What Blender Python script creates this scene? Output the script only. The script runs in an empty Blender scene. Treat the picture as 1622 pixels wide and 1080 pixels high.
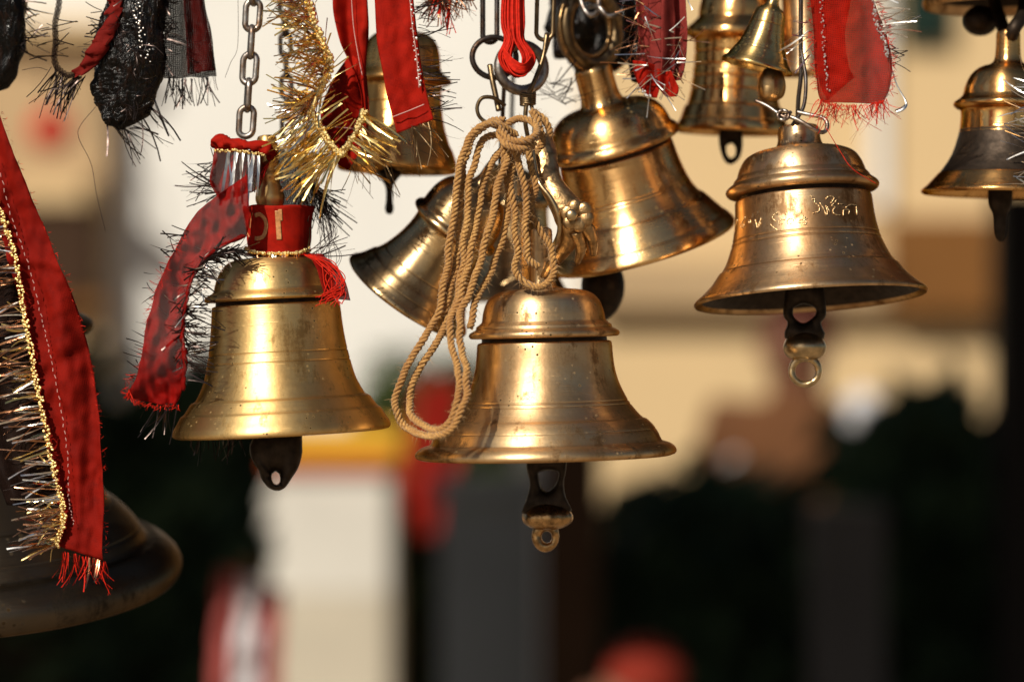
import bpy, math, random
from mathutils import Vector, Matrix, Euler, noise
from mathutils.bvhtree import BVHTree

random.seed(7)
R = math.radians
scene = bpy.context.scene
COL = scene.collection

# ------------------------------------------------------------------ camera, sky, sun, exposure
CAM_Y, CAM_Z, LENS = -1.8, 1.7, 100.0
S = 0.0004                                   # metres per photograph pixel in the plane y = 0
cam_d = bpy.data.cameras.new('camera')
cam_d.lens = LENS; cam_d.sensor_width = 36.0
cam_d.clip_start = 0.05; cam_d.clip_end = 500
cam_d.dof.use_dof = True
cam_d.dof.focus_distance = 1.765
cam_d.dof.aperture_fstop = 2.8
cam_d.dof.aperture_blades = 9
cam = bpy.data.objects.new('camera', cam_d); COL.objects.link(cam)
cam.location = (0, CAM_Y, CAM_Z); cam.rotation_euler = (R(90), 0, 0)
scene.camera = cam

SUN_EL, SUN_AZ = 36.0, 30.0                  # height of the sun, degrees to the left behind the camera
to_sun = Vector((-math.sin(R(SUN_AZ))*math.cos(R(SUN_EL)), -math.cos(R(SUN_AZ))*math.cos(R(SUN_EL)), math.sin(R(SUN_EL))))
world = bpy.data.worlds.new('World'); scene.world = world; world.use_nodes = True
wn = world.node_tree.nodes; wl = world.node_tree.links
bg = wn['Background']; sky = wn.new('ShaderNodeTexSky'); sky.sky_type = 'NISHITA'; sky.sun_disc = False
sky.sun_elevation = R(SUN_EL); sky.sun_rotation = math.atan2(to_sun.x, to_sun.y)
sky.dust_density = 1.5; sky.ozone_density = 0.6
wl.new(sky.outputs[0], bg.inputs[0]); bg.inputs[1].default_value = 0.05
sd = bpy.data.lights.new('sun', 'SUN'); sd.energy = 5.0; sd.angle = R(0.5); sd.color = (1.0, 0.93, 0.80)
sun = bpy.data.objects.new('sun', sd); COL.objects.link(sun)
sun.location = (-3, -5, 6); sun.rotation_euler = to_sun.to_track_quat('Z', 'Y').to_euler()
vs = scene.view_settings
vs.view_transform = 'Standard'; vs.look = 'None'; vs.exposure = 0.0; vs.gamma = 1.0; vs.use_curve_mapping = False
scene.render.engine = 'CYCLES'
cy = scene.cycles
cy.use_denoising = True
cy.max_bounces = 8; cy.transparent_max_bounces = 16
cy.sample_clamp_indirect = 4.0; cy.caustics_reflective = False; cy.caustics_refractive = False

# ------------------------------------------------------------------ helpers
def kk(y): return S*(y-CAM_Y)/(-CAM_Y)
def P(px, py, y=0.0):
    k = kk(y)
    return Vector(((px-811)*k, y, CAM_Z+(540-py)*k))

WM = {}                                       # world matrices of the objects that parent parts
def setprops(o, label=None, cat=None, group=None, kind=None):
    if label: o['label'] = label
    if cat: o['category'] = cat
    if group: o['group'] = group
    if kind: o['kind'] = kind
    return o
def empty(name, loc, rot=(0, 0, 0), label=None, cat=None, group=None):
    o = bpy.data.objects.new(name, None); COL.objects.link(o)
    o.empty_display_size = 0.02
    o.location = loc; o.rotation_euler = Euler(rot, 'XYZ')
    WM[o] = Matrix.LocRotScale(Vector(loc), Euler(rot, 'XYZ'), None)
    return setprops(o, label, cat, group)
def mk(name, geo, mat, parent=None, smooth=True, local=False, **pr):
    """one mesh object from (verts, faces[, uvs]); world coordinates unless local"""
    v, f = geo[0], geo[1]
    v = [Vector(a) for a in v]
    me = bpy.data.meshes.new(name)
    o = bpy.data.objects.new(name, me); COL.objects.link(o)
    if parent is not None:
        if not local:
            inv = WM[parent].inverted(); v = [inv @ a for a in v]
        o.parent = parent; WM[o] = WM[parent].copy()
    else:
        c = sum(v, Vector())/len(v); c.z = min(a.z for a in v)
        v = [a-c for a in v]; o.location = c; WM[o] = Matrix.Translation(c)
    me.from_pydata(v, [], f)
    if len(geo) > 2 and geo[2] is not None:
        ul = me.uv_layers.new(name='UVMap')
        for lp in me.loops: ul.data[lp.index].uv = geo[2][lp.vertex_index]
    me.materials.append(mat)
    if smooth:
        me.polygons.foreach_set('use_smooth', [True]*len(me.polygons))
    me.update()
    return setprops(o, pr.get('label'), pr.get('cat'), pr.get('group'), pr.get('kind'))
def join(*gs):
    V, F = [], []
    for g in gs:
        n = len(V); V.extend(g[0]); F.extend([tuple(i+n for i in f) for f in g[1]])
    return V, F
def cr(pts, n):
    """Catmull-Rom resample into about n points, any tuple size"""
    pts = [tuple(map(float, p)) for p in pts]
    q = [tuple(2*a-b for a, b in zip(pts[0], pts[1]))]+pts+[tuple(2*a-b for a, b in zip(pts[-1], pts[-2]))]
    m = len(pts)-1; out = []
    for i in range(n):
        t = i/(n-1)*m; k = min(int(t), m-1); t -= k
        p0, p1, p2, p3 = q[k:k+4]
        out.append(tuple(0.5*(2*b+(c-a)*t+(2*a-5*b+4*c-d)*t*t+(3*b-a-3*c+d)*t**3) for a, b, c, d in zip(p0, p1, p2, p3)))
    return out
def even(pts, step):
    d = [0]
    for a, b in zip(pts, pts[1:]): d.append(d[-1]+(Vector(b)-Vector(a)).length)
    n = max(2, int(d[-1]/step)); out = []; j = 0
    for i in range(n+1):
        s = d[-1]*i/n
        while j < len(d)-2 and d[j+1] < s: j += 1
        t = (s-d[j])/max(1e-9, d[j+1]-d[j]); out.append(Vector(pts[j]).lerp(Vector(pts[j+1]), t))
    return out
def frames(pts, closed=False):
    pts = [Vector(p) for p in pts]; n = len(pts); T = []
    for i in range(n):
        a = pts[i-1] if (i or closed) else pts[i]; b = pts[(i+1) % n] if (i < n-1 or closed) else pts[i]
        T.append((b-a).normalized())
    u = T[0].orthogonal().normalized()
    ref = Vector((0, 1, 0)); w = ref-T[0]*ref.dot(T[0])
    if w.length > .2: u = w.normalized()
    U = []
    for t in T:
        u = u-t*u.dot(t); u.normalize(); U.append(u.copy())
    return pts, T, U
def tube(pts, rad, seg=8, closed=False, flat=1.0):
    """rad number or list; flat scales the radius along the frame's first axis (towards the viewer)"""
    pts, T, U = frames(pts, closed); n = len(pts); V, F = [], []
    for i in range(n):
        r = rad[i] if isinstance(rad, (list, tuple)) else rad
        u = U[i]; w = T[i].cross(u)
        for s in range(seg):
            a = 2*math.pi*s/seg; V.append(pts[i]+u*(r*flat*math.cos(a))+w*(r*math.sin(a)))
    m = n if closed else n-1
    for i in range(m):
        for s in range(seg):
            a = i*seg+s; b = i*seg+(s+1) % seg; j = ((i+1) % n)*seg
            F.append((a, b, j+(s+1) % seg, j+s))
    if not closed:
        F.append(tuple(range(seg-1, -1, -1))); F.append(tuple((n-1)*seg+s for s in range(seg)))
    return V, F
def lathe(prof, seg=112, wob=0.0, seed=0.0):
    V, F = [], []; n = len(prof)
    for r, z in prof:
        for s in range(seg):
            a = 2*math.pi*s/seg
            rr = r
            if wob: rr = r*(1+wob*noise.noise(Vector((math.cos(a)*1.5+seed, math.sin(a)*1.5, z*28+seed))))
            V.append(Vector((rr*math.cos(a), rr*math.sin(a), z)))
    for i in range(n-1):
        for s in range(seg):
            a = i*seg+s; b = i*seg+(s+1) % seg
            F.append((a, a+seg, b+seg, b))
    F.append(tuple(range(seg))); F.append(tuple((n-1)*seg+s for s in range(seg-1, -1, -1)))
    return V, F
def ball(c, r, sq=(1, 1, 1), seg=16, rings=10):
    V, F = [], []
    c = Vector(c)
    for i in range(rings+1):
        t = math.pi*i/rings
        for s in range(seg):
            a = 2*math.pi*s/seg
            V.append(c+Vector((r*sq[0]*math.sin(t)*math.cos(a), r*sq[1]*math.sin(t)*math.sin(a), r*sq[2]*math.cos(t))))
    for i in range(rings):
        for s in range(seg):
            a = i*seg+s; b = i*seg+(s+1) % seg
            F.append((a, a+seg, b+seg, b))
    return V, F
def box(a, b, mi=(0, 0)):
    x0, y0, z0 = a; x1, y1, z1 = b
    V = [(x, y, z) for x in (x0, x1) for y in (y0, y1) for z in (z0, z1)]
    F = [(0, 1, 3, 2), (4, 6, 7, 5), (0, 4, 5, 1), (2, 3, 7, 6), (0, 2, 6, 4), (1, 5, 7, 3)]
    return V, F
def bevel(o, w, seg=2):
    m = o.modifiers.new('bevel', 'BEVEL'); m.width = w; m.segments = seg; m.limit_method = 'ANGLE'
def plate(outline, hole, y, thick, rim=0.35):
    """flat cast piece with a hole: outline and hole in photograph pixels, star shaped about the hole's centre"""
    hc = (sum(p[0] for p in hole)/len(hole), sum(p[1] for p in hole)/len(hole))
    def ray(poly, a):
        best = 0; dx, dy = math.cos(a), math.sin(a)
        for p, q in zip(poly, poly[1:]+poly[:1]):
            ax, ay = p[0]-hc[0], p[1]-hc[1]; bx, by = q[0]-hc[0], q[1]-hc[1]
            ex, ey = bx-ax, by-ay; den = dx*ey-dy*ex
            if abs(den) < 1e-9: continue
            t = (ax*ey-ay*ex)/den; u = (ax*dy-ay*dx)/den
            if t > 0 and -1e-6 <= u <= 1+1e-6: best = max(best, t)
        return best
    outline = [p for p in cr(outline+outline[:1], len(outline)*5)][:-1]
    hole = [p for p in cr(hole+hole[:1], len(hole)*5)][:-1]
    N = 56; V, F = [], []
    prof = [(0, 0), (.06, .6), (.2, .9), (.5, 1), (.8, .9), (.94, .6), (1, 0), (.94, -.6), (.8, -.9), (.5, -1), (.2, -.9), (.06, -.6)]
    for i in range(N):
        a = 2*math.pi*i/N; h = ray(hole, a); r = ray(outline, a)
        for (t, e) in prof:
            d = h+(r-h)*t
            V.append(P(hc[0]+d*math.cos(a), hc[1]+d*math.sin(a), y-e*thick*.5*(1+.12*noise.noise(Vector((d*.1, a*2, y*9))))))
    m = len(prof)
    for i in range(N):
        for j in range(m):
            a = i*m+j; b = i*m+(j+1) % m; c = ((i+1) % N)*m
            F.append((a, c+j, c+(j+1) % m, b))
    return V, F
def path(pts, y=0.0, n=None):
    """photograph pixels (px, py[, y]) to a smooth list of world points"""
    p3 = [(p[0], p[1], p[2] if len(p) > 2 else y) for p in pts]
    return [P(*q) for q in cr(p3, n or len(p3)*8)]

# ------------------------------------------------------------------ materials
def newmat(name):
    m = bpy.data.materials.new(name); m.use_nodes = True
    n = m.node_tree.nodes; return m, n, m.node_tree.links, n['Principled BSDF']
def N(n, t, **kw):
    x = n.new('ShaderNode'+t)
    for k, v in kw.items():
        if hasattr(x, k): setattr(x, k, v)
        else: x.inputs[k].default_value = v
    return x
def ramp(n, a, b, c0=(0, 0, 0, 1), c1=(1, 1, 1, 1)):
    r = n.new('ShaderNodeValToRGB'); r.color_ramp.elements[0].position = a; r.color_ramp.elements[1].position = b
    r.color_ramp.elements[0].color = c0; r.color_ramp.elements[1].color = c1; return r
def mix(n, l, fac, a, b):
    x = n.new('ShaderNodeMix'); x.data_type = 'RGBA'
    for s, v in (('A', a), ('B', b)):
        i = [q for q in x.inputs if q.name == s and q.type == 'RGBA'][0]
        if isinstance(v, tuple): i.default_value = v
        else: l.new(v, i)
    f = [q for q in x.inputs if q.name == 'Factor' and q.type == 'VALUE'][0]
    if isinstance(fac, float): f.default_value = fac
    else: l.new(fac, f)
    return [q for q in x.outputs if q.type == 'RGBA'][0]
def c4(c): return (c[0], c[1], c[2], 1.0)

def brass(name, bright, dark, r0=.24, r1=.5, dirt=.5, scale=1.0, seed=0.0, aniso=.75, edge=(.42, .20, .08, 1)):
    m, n, l, b = newmat(name)
    tc = N(n, 'TexCoord'); mp = N(n, 'Mapping'); l.new(tc.outputs['Object'], mp.inputs[0])
    mp.inputs['Location'].default_value = (seed, seed*.7, seed*1.3)
    big = N(n, 'TexNoise', Scale=22*scale, Detail=6.0, Roughness=.62); l.new(mp.outputs[0], big.inputs['Vector'])
    # vertical runs of tarnish
    mp2 = N(n, 'Mapping'); l.new(mp.outputs[0], mp2.inputs[0]); mp2.inputs['Scale'].default_value = (75*scale, 75*scale, 11*scale)
    run = N(n, 'TexNoise', Scale=1.0, Detail=5.0, Roughness=.6); l.new(mp2.outputs[0], run.inputs['Vector'])
    # lathe turning marks: thin rings round the axis
    mp3 = N(n, 'Mapping'); l.new(mp.outputs[0], mp3.inputs[0]); mp3.inputs['Scale'].default_value = (12, 12, 1500)
    ring = N(n, 'TexNoise', Scale=1.0, Detail=3.0); l.new(mp3.outputs[0], ring.inputs['Vector'])
    # pits
    vo = N(n, 'TexVoronoi', Scale=230*scale); l.new(mp.outputs[0], vo.inputs['Vector'])
    pz = N(n, 'TexNoise', Scale=40*scale, Detail=2.0); l.new(mp.outputs[0], pz.inputs['Vector'])
    rp = ramp(n, .12, .2, (1, 1, 1, 1), (0, 0, 0, 1)); l.new(vo.outputs['Distance'], rp.inputs[0])
    rz = ramp(n, .5, .6); l.new(pz.outputs['Fac'], rz.inputs[0])
    pit = N(n, 'Math', operation='MULTIPLY'); l.new(rp.outputs[0], pit.inputs[0]); l.new(rz.outputs[0], pit.inputs[1])
    # darker in crevices, by curvature
    geo = N(n, 'NewGeometry'); rc = ramp(n, .40, .497, (1, 1, 1, 1), (0, 0, 0, 1)); l.new(geo.outputs['Pointiness'], rc.inputs[0])
    ra = ramp(n, .55-.25*dirt, .82-.2*dirt); l.new(big.outputs['Fac'], ra.inputs[0])
    rb = ramp(n, .5, .72); l.new(run.outputs['Fac'], rb.inputs[0])
    add = N(n, 'Math', operation='MULTIPLY_ADD', use_clamp=True); l.new(rb.outputs[0], add.inputs[0]); add.inputs[1].default_value = .45*dirt
    l.new(ra.outputs[0], add.inputs[2])
    sc = N(n, 'Math', operation='MULTIPLY', use_clamp=True); l.new(add.outputs[0], sc.inputs[0]); sc.inputs[1].default_value = .35+.6*dirt
    c1 = mix(n, l, sc.outputs[0], c4(bright), c4(dark))
    c2 = mix(n, l, rc.outputs[0], c1, c4([x*.35 for x in dark]))
    # old tarnish patches with ragged edges
    tp = N(n, 'TexNoise', Scale=34*scale, Detail=9.0, Roughness=.72); l.new(mp2.outputs[0], tp.inputs['Vector']); tp.inputs['Scale'].default_value = 1.1
    tq = N(n, 'TexNoise', Scale=55*scale, Detail=9.0, Roughness=.75); l.new(mp.outputs[0], tq.inputs['Vector'])
    tm = N(n, 'Math', operation='MULTIPLY'); l.new(tp.outputs['Fac'], tm.inputs[0]); l.new(tq.outputs['Fac'], tm.inputs[1])
    rt_ = ramp(n, .30-.05*dirt, .38-.05*dirt); l.new(tm.outputs[0], rt_.inputs[0])
    tf = N(n, 'Math', operation='MULTIPLY'); l.new(rt_.outputs[0], tf.inputs[0]); tf.inputs[1].default_value = .45+.5*dirt
    c2 = mix(n, l, tf.outputs[0], c2, c4([x*.5 for x in dark]))
    c3 = mix(n, l, pit.outputs[0], c2, (.03, .018, .008, 1))
    l.new(c3, b.inputs['Base Color'])
    inv = N(n, 'Math', operation='SUBTRACT', use_clamp=True); inv.inputs[0].default_value = 1.0; l.new(pit.outputs[0], inv.inputs[1]); l.new(inv.outputs[0], b.inputs['Metallic'])
    mr = N(n, 'MapRange'); l.new(sc.outputs[0], mr.inputs[0]); mr.inputs['To Min'].default_value = r0; mr.inputs['To Max'].default_value = r1
    ar = N(n, 'MapRange'); l.new(ring.outputs['Fac'], ar.inputs[0]); ar.inputs['From Min'].default_value = .3; ar.inputs['From Max'].default_value = .7
    ar.inputs['To Min'].default_value = -.025; ar.inputs['To Max'].default_value = .025
    ad = N(n, 'Math', operation='ADD'); l.new(mr.outputs[0], ad.inputs[0]); l.new(ar.outputs[0], ad.inputs[1])
    ad2 = N(n, 'Math', operation='MULTIPLY_ADD', use_clamp=True); l.new(tf.outputs[0], ad2.inputs[0]); ad2.inputs[1].default_value = .22; l.new(ad.outputs[0], ad2.inputs[2])
    l.new(ad2.outputs[0], b.inputs['Roughness'])
    b.inputs['Specular IOR Level'].default_value = .05
    b.inputs['Anisotropic'].default_value = aniso; b.inputs['Anisotropic Rotation'].default_value = .25
    b.inputs['Specular Tint'].default_value = edge  # dark edge tint stands in for reflections of unbuilt dark surroundings
    tg = N(n, 'Tangent', direction_type='RADIAL', axis='Z'); l.new(tg.outputs[0], b.inputs['Tangent'])
    # relief
    b1 = N(n, 'Bump', Strength=.035, Distance=.0006); l.new(ring.outputs['Fac'], b1.inputs['Height'])
    b2 = N(n, 'Bump', Strength=.25, Distance=.002); l.new(big.outputs['Fac'], b2.inputs['Height']); l.new(b1.outputs[0], b2.inputs['Normal'])
    # fine scratches, mostly level with the turning, and scuffs
    mp4 = N(n, 'Mapping'); l.new(mp.outputs[0], mp4.inputs[0]); mp4.inputs['Rotation'].default_value = (.35, .2, .4); mp4.inputs['Scale'].default_value = (60, 60, 900)
    scr = N(n, 'TexNoise', Scale=1.0, Detail=2.0); l.new(mp4.outputs[0], scr.inputs['Vector'])
    rs = ramp(n, .66, .72); l.new(scr.outputs['Fac'], rs.inputs[0])
    b3 = N(n, 'Bump', Strength=.25, Distance=.0003); l.new(rs.outputs[0], b3.inputs['Height']); l.new(b2.outputs[0], b3.inputs['Normal'])
    l.new(b3.outputs[0], b.inputs['Normal'])
    return m
def metal(name, col, rough=.35, met=1.0, var=.4, scale=150, bump=.3, alt=None):
    m, n, l, b = newmat(name)
    tc = N(n, 'TexCoord'); t = N(n, 'TexNoise', Scale=scale, Detail=5.0); l.new(tc.outputs['Object'], t.inputs['Vector'])
    r = ramp(n, .35, .7); l.new(t.outputs['Fac'], r.inputs[0])
    l.new(mix(n, l, r.outputs[0], c4(col), c4(alt or [x*(1-var) for x in col])), b.inputs['Base Color'])
    b.inputs['Metallic'].default_value = met
    mr = N(n, 'MapRange'); l.new(t.outputs['Fac'], mr.inputs[0]); mr.inputs['To Min'].default_value = rough*.75; mr.inputs['To Max'].default_value = min(1, rough*1.4)
    l.new(mr.outputs[0], b.inputs['Roughness'])
    bp = N(n, 'Bump', Strength=bump, Distance=.0008); l.new(t.outputs['Fac'], bp.inputs['Height']); l.new(bp.outputs[0], b.inputs['Normal'])
    return m
def matte(name, col, rough=.9, var=.25, scale=6.0, spec=.15, bump=.1, dist=.01):
    m, n, l, b = newmat(name)
    tc = N(n, 'TexCoord'); t = N(n, 'TexNoise', Scale=scale, Detail=6.0); l.new(tc.outputs['Object'], t.inputs['Vector'])
    r = ramp(n, .3, .75); l.new(t.outputs['Fac'], r.inputs[0])
    l.new(mix(n, l, r.outputs[0], c4(col), c4([x*(1-var) for x in col])), b.inputs['Base Color'])
    b.inputs['Roughness'].default_value = rough; b.inputs['Specular IOR Level'].default_value = spec
    bp = N(n, 'Bump', Strength=bump, Distance=dist); l.new(t.outputs['Fac'], bp.inputs['Height']); l.new(bp.outputs[0], b.inputs['Normal'])
    return m
def fabric(name, col, alpha=1.0, trans=.35, sheen=.0, period=.0009, rough=.75, gap=0.0, spec=.12):
    """woven cloth: UVs are metres; threads by two sine waves; gap > 0 leaves holes between threads"""
    m, n, l, b = newmat(name)
    uv = N(n, 'UVMap'); sp = N(n, 'SeparateXYZ'); l.new(uv.outputs[0], sp.inputs[0])
    ws = []
    tn = N(n, 'TexNoise', Scale=180.0, Detail=3.0); l.new(uv.outputs[0], tn.inputs['Vector'])
    for ax in (0, 1):
        mu = N(n, 'Math', operation='MULTIPLY_ADD'); l.new(sp.outputs[ax], mu.inputs[0]); mu.inputs[1].default_value = 2*math.pi/period
        j = N(n, 'Math', operation='MULTIPLY'); l.new(tn.outputs['Fac'], j.inputs[0]); j.inputs[1].default_value = 9.0
        l.new(j.outputs[0], mu.inputs[2])
        si = N(n, 'Math', operation='SINE'); l.new(mu.outputs[0], si.inputs[0]); ws.append(si)
    mx = N(n, 'Math', operation='MAXIMUM'); l.new(ws[0].outputs[0], mx.inputs[0]); l.new(ws[1].outputs[0], mx.inputs[1])
    big = N(n, 'TexNoise', Scale=45.0, Detail=5.0); l.new(uv.outputs[0], big.inputs['Vector'])
    r = ramp(n, .3, .75); l.new(big.outputs['Fac'], r.inputs[0])
    colr = mix(n, l, r.outputs[0], c4(col), c4([col[0]*.6, col[1]*.5, col[2]*.5]))
    bl_ = N(n, 'TexNoise', Scale=110.0, Detail=8.0, Roughness=.7); l.new(uv.outputs[0], bl_.inputs['Vector'])
    rb_ = ramp(n, .48, .66); l.new(bl_.outputs['Fac'], rb_.inputs[0])
    fb_ = N(n, 'Math', operation='MULTIPLY'); l.new(rb_.outputs[0], fb_.inputs[0]); fb_.inputs[1].default_value = .55
    colr = mix(n, l, fb_.outputs[0], colr, c4([col[0]*.38, col[1]*.4, col[2]*.5]))
    l.new(colr, b.inputs['Base Color']); b.inputs['Roughness'].default_value = rough
    b.inputs['Specular IOR Level'].default_value = spec
    b.inputs['Sheen Weight'].default_value = sheen; b.inputs['Sheen Tint'].default_value = (1, .5, .4, 1)
    bp = N(n, 'Bump', Strength=.35, Distance=.0003); l.new(mx.outputs[0], bp.inputs['Height'])
    b4 = N(n, 'Bump', Strength=.35, Distance=.002); l.new(big.outputs['Fac'], b4.inputs['Height']); l.new(bp.outputs[0], b4.inputs['Normal'])
    l.new(b4.outputs[0], b.inputs['Normal'])
    out = n['Material Output']
    tr = N(n, 'BsdfTranslucent'); l.new(colr, tr.inputs[0])
    ms = N(n, 'MixShader'); ms.inputs[0].default_value = trans
    l.new(b.outputs[0], ms.inputs[1]); l.new(tr.outputs[0], ms.inputs[2]); cur = ms
    if alpha < 1.0:
        tp = N(n, 'BsdfTransparent'); m2 = N(n, 'MixShader')
        rr = N(n, 'MapRange'); l.new(mx.outputs[0], rr.inputs[0]); rr.inputs['From Min'].default_value = -.2; rr.inputs['From Max'].default_value = .8
        rr.inputs['To Min'].default_value = gap; rr.inputs['To Max'].default_value = 1.0
        al = N(n, 'Math', operation='MULTIPLY', use_clamp=True); l.new(rr.outputs[0], al.inputs[0]); al.inputs[1].default_value = alpha
        l.new(al.outputs[0], m2.inputs[0]); l.new(tp.outputs[0], m2.inputs[1]); l.new(cur.outputs[0], m2.inputs[2]); cur = m2
    l.new(cur.outputs[0], out.inputs[0])
    return m
M = {}
GOLD, OLD = (.80, .53, .20), (.36, .17, .055)
M['brass_centre'] = brass('brass_centre', (.91, .64, .34), (.36, .18, .07), .35, .54, .72, 1.0, 1.3, .62)
M['brass_left'] = brass('brass_left', (.88, .60, .25), (.46, .26, .09), .42, .56, .55, 1.0, 4.1, .62)
M['brass_right'] = brass('brass_right', (.82, .57, .32), (.31, .15, .058), .31, .52, .72, 1.0, 8.2, .65, (.34, .20, .10, 1))
M['brass_tilted'] = brass('brass_tilted', (.90, .58, .25), (.42, .175, .05), .22, .42, .6, .9, 12.7)
M['brass_shiny'] = brass('brass_shiny', (.88, .51, .19), (.42, .165, .045), .19, .36, .5, 1.1, 17.9)
M['brass_small'] = brass('brass_small', (.84, .58, .23), (.48, .28, .10), .24, .40, .35, 1.4, 21.4)
M['brass_back'] = brass('brass_back', (.90, .52, .18), (.46, .19, .05), .26, .44, .5, 1.1, 19.3)
M['brass_dark'] = brass('brass_dark', (.78, .54, .27), (.09, .05, .028), .22, .45, .62, 1.0, 25.4)  # tarnish tone deepened to blacken the shaded flank of the askew bell
M['bronze_black'] = brass('bronze_black', (.13, .098, .066), (.05, .04, .031), .36, .55, .6, .5, 31.0, .2, (.5, .42, .36, 1))  # dark bronze tone over the whole big bell
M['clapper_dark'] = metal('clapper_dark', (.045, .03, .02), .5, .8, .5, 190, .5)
M['clapper_bronze'] = metal('clapper_bronze', (.62, .37, .16), .27, 1.0, .75, 210, .7)
M['clapper_brass'] = metal('clapper_brass', (.66, .48, .26), .3, 1.0, .5, 170, .4)
M['cast_brass'] = metal('cast_brass', (.60, .37, .17), .36, 1.0, .65, 230, 1.0)
M['punched'] = metal('punched', (.90, .66, .36), .4, 1.0, .2, 400, .3)
M['steel'] = metal('steel', (.42, .40, .38), .38, 1.0, .55, 170, .5, (.16, .085, .045))
M['iron'] = metal('iron', (.09, .085, .085), .42, 1.0, .5, 140, .5, (.07, .038, .022))
M['old_wire'] = metal('old_wire', (.25, .17, .09), .38, 1.0, .6, 150, .4)
M['gold_foil'] = metal('gold_foil', (1.0, .74, .30), .22, 1.0, .25, 300, .2)
M['silver_foil'] = metal('silver_foil', (.95, .91, .86), .30, 1.0, .3, 300, .2)
M['copper_foil'] = metal('copper_foil', (.62, .30, .16), .25, 1.0, .5, 260, .2)
M['dark_foil'] = metal('dark_foil', (.07, .05, .045), .3, .9, .6, 260, .2)
M['red_satin'] = fabric('red_satin', (.45, .012, .003), 1.0, .25, .0)
M['red_deep'] = fabric('red_deep', (.31, .009, .003), 1.0, .3, .0)
M['red_cotton'] = fabric('red_cotton', (.46, .012, .003), 1.0, .15, .0, .0007)
M['red_chiffon'] = fabric('red_chiffon', (.58, .016, .004), .95, .5, .0, .0011, .7, .62)
M['red_gauze'] = fabric('red_gauze', (.40, .007, .004), .86, .4, .0, .0006, .7, .75)
M['maroon'] = fabric('maroon', (.26, .035, .028), 1.0, .1, .0)
M['black_cloth'] = fabric('black_cloth', (.007, .0045, .0035), 1.0, .0, .0, .0006, .33, 0.0, .35)
def crinkle():
    m, n, l, b = newmat('black_crinkle')
    tc = N(n, 'TexCoord'); mp = N(n, 'Mapping'); l.new(tc.outputs['Object'], mp.inputs[0]); mp.inputs['Scale'].default_value = (1, 1, .35)
    t = N(n, 'TexNoise', Scale=260.0, Detail=4.0, Roughness=.6, Distortion=1.2); l.new(mp.outputs[0], t.inputs['Vector'])
    r = ramp(n, .5, .75, (.0015, .0012, .001, 1), (.022, .008, .004, 1)); l.new(t.outputs['Fac'], r.inputs[0]); l.new(r.outputs[0], b.inputs['Base Color'])
    b.inputs['Roughness'].default_value = .24; b.inputs['Specular IOR Level'].default_value = .28
    b2 = N(n, 'Bump', Strength=.7, Distance=.003); l.new(t.outputs['Fac'], b2.inputs['Height']); l.new(b2.outputs[0], b.inputs['Normal'])
    return m
M['black_cloth'] = crinkle()
M['dark_red_gauze'] = fabric('dark_red_gauze', (.10, .006, .004), .95, .3, .0, .0013, .7, .5)
M['black_gauze'] = fabric('black_gauze', (.022, .010, .007), .95, .3, .0, .0012, .6, .5)
M['thread_red'] = matte('thread_red', (.60, .016, .004), .7, .45, 400, .15, .3, .001)
M['dull_red'] = fabric('dull_red', (.20, .010, .006), 1.0, .1, .0)
M['thread_white'] = matte('thread_white', (.62, .34, .30), .7, .2, 400, .3)
M['print_gold'] = matte('print_gold', (.62, .27, .10), .5, .5, 500, .4)
M['hair'] = matte('hair', (.03, .015, .012), .5, .2, 100, .3)
def jute_mat():
    m, n, l, b = newmat('jute')
    tc = N(n, 'TexCoord'); t = N(n, 'TexNoise', Scale=900.0, Detail=4.0); l.new(tc.outputs['Object'], t.inputs['Vector'])
    t2 = N(n, 'TexNoise', Scale=35.0, Detail=3.0); l.new(tc.outputs['Object'], t2.inputs['Vector'])
    r = ramp(n, .35, .7); l.new(t.outputs['Fac'], r.inputs[0]); r2 = ramp(n, .35, .7); l.new(t2.outputs['Fac'], r2.inputs[0])
    a = mix(n, l, r.outputs[0], (.58, .33, .105, 1), (.24, .11, .028, 1))
    l.new(mix(n, l, r2.outputs[0], a, (.30, .135, .036, 1)), b.inputs['Base Color'])
    b.inputs['Roughness'].default_value = .8; b.inputs['Specular IOR Level'].default_value = .25; b.inputs['Sheen Weight'].default_value = .25
    bp = N(n, 'Bump', Strength=.6, Distance=.0006); l.new(t.outputs['Fac'], bp.inputs['Height']); l.new(bp.outputs[0], b.inputs['Normal'])
    return m
M['jute'] = jute_mat()
M['fibre'] = matte('fibre', (.55, .33, .15), .7, .2, 100, .3)
# background
M['white_plaster'] = matte('white_plaster', (.71, .695, .66), .95, .12, 1.5)
M['grey_plaster'] = matte('grey_plaster', (.66, .62, .55), .95, .22, 3.0)
M['beige_plaster'] = matte('beige_plaster', (.58, .51, .40), .95, .3, 3.0)
M['cream_plaster'] = matte('cream_plaster', (.61, .44, .24), .95, .14, 1.2)
M['tan_plaster'] = matte('tan_plaster', (.46, .32, .18), .95, .25, 1.5)
M['brown_wood'] = matte('brown_wood', (.20, .085, .022), .8, .3, 3.0)
M['dark_wood'] = matte('dark_wood', (.05, .026, .014), .85, .3, 4.0)
M['green_paint'] = matte('green_paint', (.012, .03, .022), .6, .2, 4.0)
M['grey_sheet'] = matte('grey_sheet', (.21, .235, .26), .7, .2, 3.0)
M['dark_sheet'] = matte('dark_sheet', (.05, .05, .055), .7, .3, 3.0)
M['black_paint'] = matte('black_paint', (.010, .009, .009), .7, .3, 4.0, .1)
M['yellow_paint'] = matte('yellow_paint', (.75, .40, .03), .8, .2, 4.0)
M['orange_paint'] = matte('orange_paint', (.52, .08, .02), .8, .2, 4.0)
M['red_paint'] = matte('red_paint', (.50, .014, .01), .8, .2, 4.0)
M['leaf'] = matte('leaf', (.035, .065, .035), .8, .75, 8.0, .15)
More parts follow.
